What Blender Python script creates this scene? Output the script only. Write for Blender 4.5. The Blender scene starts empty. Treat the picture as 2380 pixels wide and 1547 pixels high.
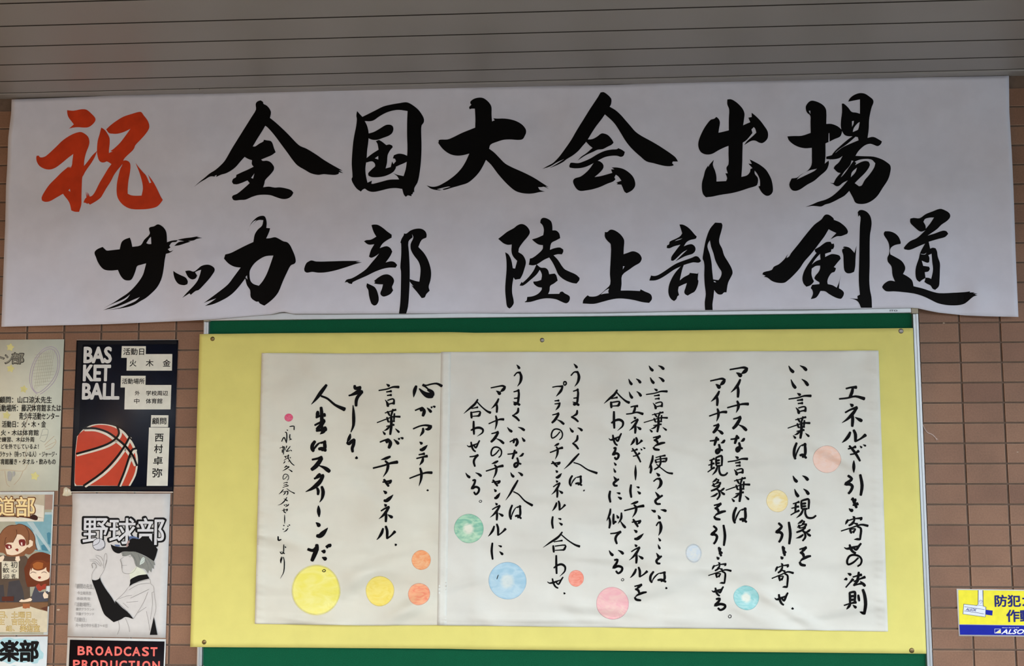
import bpy, bmesh, math, random, re
from mathutils import Vector, Matrix
from mathutils.geometry import delaunay_2d_cdt
sc = bpy.context.scene
random.seed(7)
# ------------------------------------------------------------------ camera, sky, exposure
FOC = 2200.0                                   # focal length in pixels of the 2380 x 1547 frame
CAM = Vector((0.99885, -2.41576, 1.5002))
# columns: camera right, camera forward, camera up (world axes: x along the wall, y into it, z up)
RM = ((0.99870715, -0.04976297, 0.01037707), (0.05044201, 0.99543233, -0.08105606), (-0.00629608, 0.08147471, 0.99665552))
cam_data = bpy.data.cameras.new('camera')
cam = bpy.data.objects.new('camera', cam_data)
sc.collection.objects.link(cam)
cam_data.sensor_fit = 'HORIZONTAL'; cam_data.sensor_width = 36.0
cam_data.lens = FOC / 2380 * 36.0
cam_data.clip_start = 0.05
cam.matrix_world = Matrix(((RM[0][0], RM[0][2], -RM[0][1], CAM.x), (RM[1][0], RM[1][2], -RM[1][1], CAM.y), (RM[2][0], RM[2][2], -RM[2][1], CAM.z), (0, 0, 0, 1)))
sc.camera = cam

world = bpy.data.worlds.new('sky'); sc.world = world; world.use_nodes = True
wn = world.node_tree.nodes; wl = world.node_tree.links
bg = wn['Background']
tc = wn.new('ShaderNodeTexCoord'); sep = wn.new('ShaderNodeSeparateXYZ'); ramp = wn.new('ShaderNodeValToRGB')
wl.new(tc.outputs['Generated'], sep.inputs[0]); wl.new(sep.outputs['Z'], ramp.inputs[0]); wl.new(ramp.outputs[0], bg.inputs[0])
ramp.color_ramp.elements[0].position = 0.0; ramp.color_ramp.elements[0].color = (0.33, 0.36, 0.41, 1)
ramp.color_ramp.elements[1].position = 0.9; ramp.color_ramp.elements[1].color = (0.84, 0.93, 1.0, 1)
bg.inputs['Strength'].default_value = 1.0      # bright overcast sky beyond the canopy

def area_lamp(name, loc, rot, size, size_y, power, col):
    l = bpy.data.lights.new(name, 'AREA'); l.shape = 'RECTANGLE'; l.size = size; l.size_y = size_y; l.energy = power; l.color = col
    o = bpy.data.objects.new(name, l); o.location = loc; o.rotation_euler = rot; sc.collection.objects.link(o); return o
# added warm fill to tint the left side, off to the left of the camera
area_lamp('warm_fill', (-1.9, -2.0, .75), (math.radians(80), 0, math.radians(-42)), 1.0, 1.0, 1.25, (1.0, 0.60, 0.22))
sc.view_settings.view_transform = 'Standard'; sc.view_settings.look = 'None'
sc.view_settings.exposure = 3.68; sc.view_settings.gamma = 1.0; sc.view_settings.use_curve_mapping = False

# ------------------------------------------------------------------ measuring: photo pixel -> point on a plane in front of the wall
def W(px, py, d=0.0):
    a = (px - 1190.0) / FOC; b = -(py - 773.5) / FOC
    r = Vector((RM[0][0]*a + RM[0][1] + RM[0][2]*b, RM[1][0]*a + RM[1][1] + RM[1][2]*b, RM[2][0]*a + RM[2][1] + RM[2][2]*b))
    return CAM + r * ((-d - CAM.y) / r.y)
def PX(p):                                      # world point -> photo pixel
    v = Vector(p) - CAM
    a = sum(RM[i][0]*v[i] for i in range(3)); f = sum(RM[i][1]*v[i] for i in range(3)); u = sum(RM[i][2]*v[i] for i in range(3))
    return 1190.0 + FOC*a/f, 773.5 - FOC*u/f

# ------------------------------------------------------------------ materials
MATS = {}
def srgb(h):
    h = h.lstrip('#'); c = [int(h[i:i+2], 16)/255 for i in (0, 2, 4)]
    return tuple(x/12.92 if x <= .04045 else ((x+.055)/1.055)**2.4 for x in c) + (1,)
def mat(h, rough=.75, noise=.06, scale=60., bump=0., spec=.25, bscale=400., bdist=.001, squash=(1, 1, 1)):
    key = (h, rough, noise, bump, bscale)
    if key in MATS: return MATS[key]
    m = bpy.data.materials.new('surface_' + h.lstrip('#')); m.use_nodes = True
    n = m.node_tree.nodes; l = m.node_tree.links; b = n['Principled BSDF']
    b.inputs['Roughness'].default_value = rough; b.inputs['Specular IOR Level'].default_value = spec
    t = n.new('ShaderNodeTexCoord'); nz = n.new('ShaderNodeTexNoise'); nz.inputs['Scale'].default_value = scale; nz.inputs['Detail'].default_value = 4
    l.new(t.outputs['Object'], nz.inputs['Vector'])
    mr = n.new('ShaderNodeMapRange'); mr.inputs[1].default_value = .3; mr.inputs[2].default_value = .7; mr.inputs[3].default_value = 1-noise; mr.inputs[4].default_value = 1+noise
    l.new(nz.outputs[0], mr.inputs[0])
    mx = n.new('ShaderNodeVectorMath'); mx.operation = 'SCALE'; mx.inputs[0].default_value = srgb(h)[:3]; l.new(mr.outputs[0], mx.inputs['Scale'])
    l.new(mx.outputs[0], b.inputs['Base Color'])
    if bump:
        n2 = n.new('ShaderNodeTexNoise'); n2.inputs['Scale'].default_value = bscale; n2.inputs['Detail'].default_value = 3 if squash == (1, 1, 1) else 1.2; mp = n.new('ShaderNodeMapping'); mp.inputs['Scale'].default_value = squash; mp.inputs['Rotation'].default_value = (0, .25 if squash != (1, 1, 1) else 0, 0); n2.inputs['Distortion'].default_value = .35 if squash != (1, 1, 1) else 0
        l.new(t.outputs['Object'], mp.inputs[0]); l.new(mp.outputs[0], n2.inputs['Vector'])
        bp = n.new('ShaderNodeBump'); bp.inputs['Strength'].default_value = bump; bp.inputs['Distance'].default_value = bdist
        l.new(n2.outputs[0], bp.inputs['Height']); l.new(bp.outputs[0], b.inputs['Normal'])
    MATS[key] = m; return m
def metal(h, rough=.35):
    m = mat(h, rough, .03, 30, 0, .5)
    m = m.copy(); m.node_tree.nodes['Principled BSDF'].inputs['Metallic'].default_value = .85; return m
def tile_mat(name, c1, c2, c3):
    m = bpy.data.materials.new(name); m.use_nodes = True
    n = m.node_tree.nodes; l = m.node_tree.links; b = n['Principled BSDF']
    oi = n.new('ShaderNodeObjectInfo'); r = n.new('ShaderNodeValToRGB'); e = r.color_ramp.elements
    e[0].color = srgb(c1); e[1].color = srgb(c2); x = e.new(.5); x.color = srgb(c3)
    l.new(oi.outputs['Random'], r.inputs[0])
    g = n.new('ShaderNodeNewGeometry'); nz = n.new('ShaderNodeTexNoise'); nz.inputs['Scale'].default_value = 260; nz.inputs['Detail'].default_value = 5; l.new(g.outputs['Position'], nz.inputs['Vector'])
    n3 = n.new('ShaderNodeTexNoise'); n3.inputs['Scale'].default_value = 9; l.new(g.outputs['Position'], n3.inputs['Vector'])
    ad = n.new('ShaderNodeMath'); ad.operation = 'ADD'; l.new(nz.outputs[0], ad.inputs[0]); l.new(n3.outputs[0], ad.inputs[1])
    mr = n.new('ShaderNodeMapRange'); mr.inputs[1].default_value = .7; mr.inputs[2].default_value = 1.3; mr.inputs[3].default_value = .84; mr.inputs[4].default_value = 1.16; l.new(ad.outputs[0], mr.inputs[0])
    mx = n.new('ShaderNodeVectorMath'); mx.operation = 'SCALE'; l.new(r.outputs[0], mx.inputs[0]); l.new(mr.outputs[0], mx.inputs['Scale']); l.new(mx.outputs[0], b.inputs['Base Color'])
    b.inputs['Roughness'].default_value = .55; b.inputs['Specular IOR Level'].default_value = .35
    bp = n.new('ShaderNodeBump'); bp.inputs['Strength'].default_value = .25; bp.inputs['Distance'].default_value = .0008; l.new(nz.outputs[0], bp.inputs['Height']); l.new(bp.outputs[0], b.inputs['Normal'])
    return m
def dab_mat(name, base, edge, light, hole=.0, blur=.03):
    """watercolour disc: darker rim, blotchy wash, paler middle; the wash lets the paper through"""
    m = bpy.data.materials.new(name); m.use_nodes = True
    n = m.node_tree.nodes; l = m.node_tree.links; b = n['Principled BSDF']; b.inputs['Roughness'].default_value = .9; b.inputs['Specular IOR Level'].default_value = .1
    t = n.new('ShaderNodeTexCoord'); s = n.new('ShaderNodeSeparateXYZ'); l.new(t.outputs['Generated'], s.inputs[0])
    cb = n.new('ShaderNodeCombineXYZ'); l.new(s.outputs['X'], cb.inputs[0]); l.new(s.outputs['Z'], cb.inputs[1])
    sub = n.new('ShaderNodeVectorMath'); sub.operation = 'SUBTRACT'; sub.inputs[1].default_value = (.5, .5, 0); l.new(cb.outputs[0], sub.inputs[0])
    ln = n.new('ShaderNodeVectorMath'); ln.operation = 'LENGTH'; l.new(sub.outputs[0], ln.inputs[0])
    oi = n.new('ShaderNodeObjectInfo'); mp = n.new('ShaderNodeMapping'); mp.inputs['Scale'].default_value = (2, 4.5, 1); l.new(cb.outputs[0], mp.inputs[0]); l.new(oi.outputs['Random'], mp.inputs['Location'])
    nz = n.new('ShaderNodeTexNoise'); nz.inputs['Scale'].default_value = 1.0; nz.inputs['Detail'].default_value = 6; nz.inputs['Distortion'].default_value = 1.4; l.new(mp.outputs[0], nz.inputs['Vector'])
    r1 = n.new('ShaderNodeValToRGB'); r1.color_ramp.elements[0].position = .38; r1.color_ramp.elements[1].position = .64
    r1.color_ramp.elements[0].color = srgb(light); r1.color_ramp.elements[1].color = srgb(base); l.new(nz.outputs[0], r1.inputs[0])
    d2 = n.new('ShaderNodeMath'); d2.operation = 'MULTIPLY_ADD'; d2.inputs[1].default_value = .16; l.new(nz.outputs[0], d2.inputs[0]); l.new(ln.outputs['Value'], d2.inputs[2])
    inn = n.new('ShaderNodeMapRange'); inn.inputs[1].default_value = .20; inn.inputs[2].default_value = .30; inn.inputs[3].default_value = hole; inn.inputs[4].default_value = 0; l.new(d2.outputs[0], inn.inputs[0])
    m1 = n.new('ShaderNodeMix'); m1.data_type = 'RGBA'; l.new(inn.outputs[0], m1.inputs[0]); l.new(r1.outputs[0], m1.inputs[6]); m1.inputs[7].default_value = srgb('#efebda')
    rim = n.new('ShaderNodeMapRange'); rim.inputs[1].default_value = .43; rim.inputs[2].default_value = .485; rim.inputs[3].default_value = 0; rim.inputs[4].default_value = .3; l.new(ln.outputs['Value'], rim.inputs[0])
    m2 = n.new('ShaderNodeMix'); m2.data_type = 'RGBA'; l.new(rim.outputs[0], m2.inputs[0]); l.new(m1.outputs[2], m2.inputs[6]); m2.inputs[7].default_value = srgb(edge)
    l.new(m2.outputs[2], b.inputs['Base Color'])
    al = n.new('ShaderNodeMapRange'); al.inputs[1].default_value = .5-blur; al.inputs[2].default_value = .5; al.inputs[3].default_value = 1; al.inputs[4].default_value = 0; l.new(ln.outputs['Value'], al.inputs[0]); l.new(al.outputs[0], b.inputs['Alpha'])
    return m
# ------------------------------------------------------------------ object helpers
def link(name, me, m=None, parent=None, **props):
    o = bpy.data.objects.new(name, me); sc.collection.objects.link(o)
    if m is not None and me is not None and not me.materials: me.materials.append(m)
    if parent is not None: o.parent = parent
    for k, v in props.items():
        if v is not None: o[k] = v
    return o
def thing(name, label, cat, group=None):
    o = bpy.data.objects.new(name, None); sc.collection.objects.link(o); o.empty_display_size = .05
    o['label'] = label; o['category'] = cat
    if group: o['group'] = group
    return o
def mesh(name, vs, fs, smooth=False):
    me = bpy.data.meshes.new(name); me.from_pydata([tuple(v) for v in vs], [], fs); me.update()
    if smooth: me.polygons.foreach_set('use_smooth', [True]*len(me.polygons))
    return me
def box(name, a, b, bevel=0.0):
    bm = bmesh.new(); bmesh.ops.create_cube(bm, size=1)
    for v in bm.verts: v.co = Vector(((a[i]+b[i])/2 + v.co[i]*(b[i]-a[i]) for i in range(3)))
    if bevel: bmesh.ops.bevel(bm, geom=bm.edges[:], offset=bevel, segments=2, profile=.6, affect='EDGES', clamp_overlap=True)
    me = bpy.data.meshes.new(name); bm.to_mesh(me); bm.free(); return me
class Pen:
    """collects flat painted shapes lying on one surface; sd(px,py) is that surface's distance from the wall"""
    def __init__(s, sd, o=(0, 0), k=1.0, lay=.0004): s.sd = sd; s.o = o; s.k = k; s.v = []; s.f = []; s.lay = lay; s.n = 0
    def at(s, x, y): return s.o[0] + x/s.k, s.o[1] + y/s.k
    def add(s, pts, faces, lift=None):
        b = len(s.v); L = s.lay if lift is None else lift
        for x, y in pts: s.v.append(W(x, y, s.sd(x, y) + L + s.n*.0))
        s.f += [tuple(b+i for i in f) for f in faces]
    def poly(s, loops, smooth=True, grid=None, lift=None):
        pts = []; edges = []; faces = []
        for lp in loops:
            lp = [s.at(*q) for q in lp]
            if smooth: lp = round_loop(lp)
            i0 = len(pts); pts += lp; faces.append(list(range(i0, len(pts))))
        if grid:
            x0 = min(p[0] for p in pts); x1 = max(p[0] for p in pts); y0 = min(p[1] for p in pts); y1 = max(p[1] for p in pts)
            x = math.ceil(x0/grid)*grid
            while x < x1:
                y = math.ceil(y0/grid)*grid
                while y < y1: pts.append((x+.013, y+.017)); y += grid
                x += grid
        r = delaunay_2d_cdt([Vector(p) for p in pts], [], faces, 2, 1e-4)
        s.add([tuple(v) for v in r[0]], [tuple(f) for f in r[2]], lift); return s
    def line(s, pts, w, style='e', lift=None):
        pts = [s.at(*q) for q in pts]; ribbon(s, pts, w, style, lift); return s
    def obj(s, name, m, parent, label=None):
        if not s.f: return None
        return link(name, mesh(name, s.v, s.f), m, parent, label=label)
def round_loop(lp):
    n = len(lp); out = []; sm = []
    for i in range(n):
        a, b, c = lp[i-1], lp[i], lp[(i+1) % n]
        u = (b[0]-a[0], b[1]-a[1]); v = (c[0]-b[0], c[1]-b[1])
        lu = math.hypot(*u) or 1e-9; lv = math.hypot(*v) or 1e-9
        sm.append((u[0]*v[0]+u[1]*v[1])/(lu*lv) > .62)
    for i in range(n):
        p0, p1, p2, p3 = lp[i-1], lp[i], lp[(i+1) % n], lp[(i+2) % n]
        L = math.hypot(p2[0]-p1[0], p2[1]-p1[1])
        def tan(a, b, c):       # chord tangent scaled to this segment
            d = math.hypot(c[0]-a[0], c[1]-a[1]) or 1e-9
            return ((c[0]-a[0])/d*L, (c[1]-a[1])/d*L)
        m1 = tan(p0, p1, p2) if sm[i] else (p2[0]-p1[0], p2[1]-p1[1])
        m2 = tan(p1, p2, p3) if sm[(i+1) % n] else (p2[0]-p1[0], p2[1]-p1[1])
        out.append(p1)
        for t in ((1/3, 2/3) if L > 4 else (.5,)):
            h1 = 2*t**3-3*t**2+1; h2 = t**3-2*t**2+t; h3 = -2*t**3+3*t**2; h4 = t**3-t**2
            out.append(tuple(h1*p1[j]+h2*m1[j]+h3*p2[j]+h4*m2[j] for j in (0, 1)))
    return out
PROF = {'d': lambda t: .28+.95*min(1, t/.7) - max(0, t-.85)*1.2, 't': lambda t: .75+.4*math.sin(min(1, t/.4)*1.57) if t < .4 else 1.15-1.0*((t-.4)/.6)**1.5,
        'h': lambda t: .6+.15*t+.45*max(0, t-.6)/.4, 'e': lambda t: .85+.25*math.sin(t*3.14), 'b': lambda t: .3+.8*math.sin(t*3.14), 'c': lambda t: 1.0}
def spline(p, step=3):
    if len(p) < 3:
        n = 4; return [tuple(p[0][j]+(p[-1][j]-p[0][j])*i/n for j in (0, 1)) for i in range(n+1)]
    q = [tuple(2*p[0][j]-p[1][j] for j in (0, 1))] + list(p) + [tuple(2*p[-1][j]-p[-2][j] for j in (0, 1))]
    out = []
    for i in range(1, len(q)-2):
        for k in range(step):
            t = k/step
            out.append(tuple(.5*((2*q[i][j])+(-q[i-1][j]+q[i+1][j])*t+(2*q[i-1][j]-5*q[i][j]+4*q[i+1][j]-q[i+2][j])*t*t+(-q[i-1][j]+3*q[i][j]-3*q[i+1][j]+q[i+2][j])*t**3) for j in (0, 1)))
    out.append(tuple(p[-1])); return out
def ribbon(pen, pts, w, style='e', lift=None):
    c = spline(pts); n = len(c); L = [0]
    for i in range(1, n): L.append(L[-1]+math.hypot(c[i][0]-c[i-1][0], c[i][1]-c[i-1][1]))
    T = L[-1] or 1e-6; left = []; right = []; f = PROF[style]
    for i in range(n):
        a = c[max(0, i-1)]; b = c[min(n-1, i+1)]; dx, dy = b[0]-a[0], b[1]-a[1]; d = math.hypot(dx, dy) or 1e-6
        r = max(.12, f(L[i]/T))*w/2; nx, ny = -dy/d*r, dx/d*r
        left.append((c[i][0]+nx, c[i][1]+ny)); right.append((c[i][0]-nx, c[i][1]-ny))
    def cap(p, q, s, r):
        dx, dy = p[0]-q[0], p[1]-q[1]; d = math.hypot(dx, dy) or 1e-6; dx /= d; dy /= d
        return [(p[0]+dx*r*.55*math.sin(a)-dy*r*math.cos(a)*s, p[1]+dy*r*.55*math.sin(a)+dx*r*math.cos(a)*s) for a in (.79, 1.57, 2.36)]
    v = left+right; fs = [(i, i+1, n+i+1, n+i) for i in range(n-1)]
    e = cap(c[-1], c[-2], 1, max(.12, f(1))*w/2); k = len(v); v += e; fs.append((n-1, k, k+1, k+2, 2*n-1))
    e = cap(c[0], c[1], 1, max(.12, f(0))*w/2); k = len(v); v += e; fs.append((n, k, k+1, k+2, 0))
    pen.add(v, fs, lift)
def parse(s): return [tuple(float(a) for a in q.split(',')) for q in s.split()]
TXT = {}
def text_mesh(s, shear=0.0):
    key = (s, shear)
    if key not in TXT:
        c = bpy.data.curves.new('t', 'FONT'); c.body = s; c.shear = shear; c.resolution_u = 3; c.fill_mode = 'BOTH'; c.dimensions = '2D'
        o = bpy.data.objects.new('t', c); sc.collection.objects.link(o)
        dg = bpy.context.evaluated_depsgraph_get(); me = bpy.data.meshes.new_from_object(o.evaluated_get(dg))
        v = [(p.co.x, p.co.y) for p in me.vertices]; f = [tuple(p.vertices) for p in me.polygons]
        bpy.data.objects.remove(o); bpy.data.curves.remove(c); bpy.data.meshes.remove(me)
        x0 = min(a[0] for a in v); x1 = max(a[0] for a in v); y0 = min(a[1] for a in v); y1 = max(a[1] for a in v)
        ec = {}
        for q in f:
            for i in range(len(q)):
                e = (q[i], q[(i+1) % len(q)]); e = (min(e), max(e)); ec[e] = ec.get(e, 0)+1
        TXT[key] = ([((a[0]-x0)/(x1-x0), (a[1]-y0)/(y1-y0)) for a in v], f, [e for e, n in ec.items() if n == 1])
    return TXT[key]
def text(pen, s, x0, y0, x1, y1, bold=0.0, shear=0.0, lean=0.0, tilt=0.0, lift=None, grow=0.0):
    """lettering squeezed into a box measured in the pen's own units"""
    v, f, rim = text_mesh(s, shear)
    x0 -= grow; y0 -= grow; x1 += grow; y1 += grow
    pts = []
    for a, b in v:
        x = x0+(x1-x0)*a; y = y1+(y0-y1)*b
        pts.append(pen.at(x+lean*(y-(y0+y1)/2), y+tilt*(x-(x0+x1)/2)))
    pen.add(pts, f, lift)
    if bold > 0:                                  # heavier letters: a band along every contour edge
        r = bold*(y1-y0)/pen.k; vs = []; fs = []
        for i, j in rim:
            (ax, ay), (bx, by) = pts[i], pts[j]; dx, dy = bx-ax, by-ay; d = math.hypot(dx, dy)
            if d < 1e-6: continue
            dx *= r/d; dy *= r/d; k = len(vs)
            vs += [(ax+dy, ay-dx), (bx+dy, by-dx), (bx+dx*.8+dy*.55, by+dy*.8-dx*.55), (bx+dx*.8-dy*.55, by+dy*.8+dx*.55), (bx-dy, by+dx), (ax-dy, ay+dx), (ax-dx*.8-dy*.55, ay-dy*.8+dx*.55), (ax-dx*.8+dy*.55, ay-dy*.8-dx*.55)]
            fs.append(tuple(range(k, k+8)))
        for k, q in enumerate(fs): pen.add([vs[i] for i in q], [tuple(range(8))], (pen.lay if lift is None else lift)+.000003*(1+k % 12))
def sheet(name, top, bottom, left, right, nx, ny, sd, m, parent, thick=.0004, **props):
    """a thin sheet whose four edges follow measured lines"""
    def ev(pl, t):
        L = [0]
        for i in range(1, len(pl)): L.append(L[-1]+math.hypot(pl[i][0]-pl[i-1][0], pl[i][1]-pl[i-1][1]))
        s = t*L[-1]
        for i in range(1, len(pl)):
            if s <= L[i] or i == len(pl)-1:
                u = (s-L[i-1])/(L[i]-L[i-1]); return (pl[i-1][0]+(pl[i][0]-pl[i-1][0])*u, pl[i-1][1]+(pl[i][1]-pl[i-1][1])*u)
    vs = []; fs = []
    c00, c10, c01, c11 = top[0], top[-1], bottom[0], bottom[-1]
    T = [ev(top, i/nx) for i in range(nx+1)]; B = [ev(bottom, i/nx) for i in range(nx+1)]; Lf = [ev(left, j/ny) for j in range(ny+1)]; Rt = [ev(right, j/ny) for j in range(ny+1)]
    for j in range(ny+1):
        t = j/ny
        for i in range(nx+1):
            s_ = i/nx; p = []
            for q in (0, 1):
                p.append((1-t)*T[i][q]+t*B[i][q]+(1-s_)*Lf[j][q]+s_*Rt[j][q]-((1-s_)*(1-t)*c00[q]+s_*(1-t)*c10[q]+(1-s_)*t*c01[q]+s_*t*c11[q]))
            vs.append(W(p[0], p[1], sd(p[0], p[1])))
    for j in range(ny):
        for i in range(nx): a = j*(nx+1)+i; fs.append((a, a+nx+1, a+nx+2, a+1))
    N = len(vs); vs += [v+Vector((0, thick, 0)) for v in vs]; fs += [tuple(N+k for k in reversed(f)) for f in fs]
    rim = [i for i in range(nx+1)] + [j*(nx+1)+nx for j in range(1, ny+1)] + [ny*(nx+1)+i for i in range(nx-1, -1, -1)] + [j*(nx+1) for j in range(ny-1, 0, -1)]
    for k in range(len(rim)): a, b = rim[k], rim[(k+1) % len(rim)]; fs.append((b, b+N, a+N, a) if False else (a, b, b+N, a+N))
    me = mesh(name, vs, fs)
    me.polygons.foreach_set('use_smooth', [i < 2*nx*ny for i in range(len(me.polygons))])
    return link(name, me, m, parent, **props)
def flat(name, quad, d, m, parent, nx=2, ny=2, thick=.0004, **props):
    tl, tr, br, bl = quad
    return sheet(name, [tl, tr], [bl, br], [tl, bl], [tr, br], nx, ny, (d if callable(d) else (lambda x, y: d)), m, parent, thick, **props)
def sstep(a, b, x):
    t = max(0., min(1., (x-a)/(b-a))); return t*t*(3-2*t)
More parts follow.
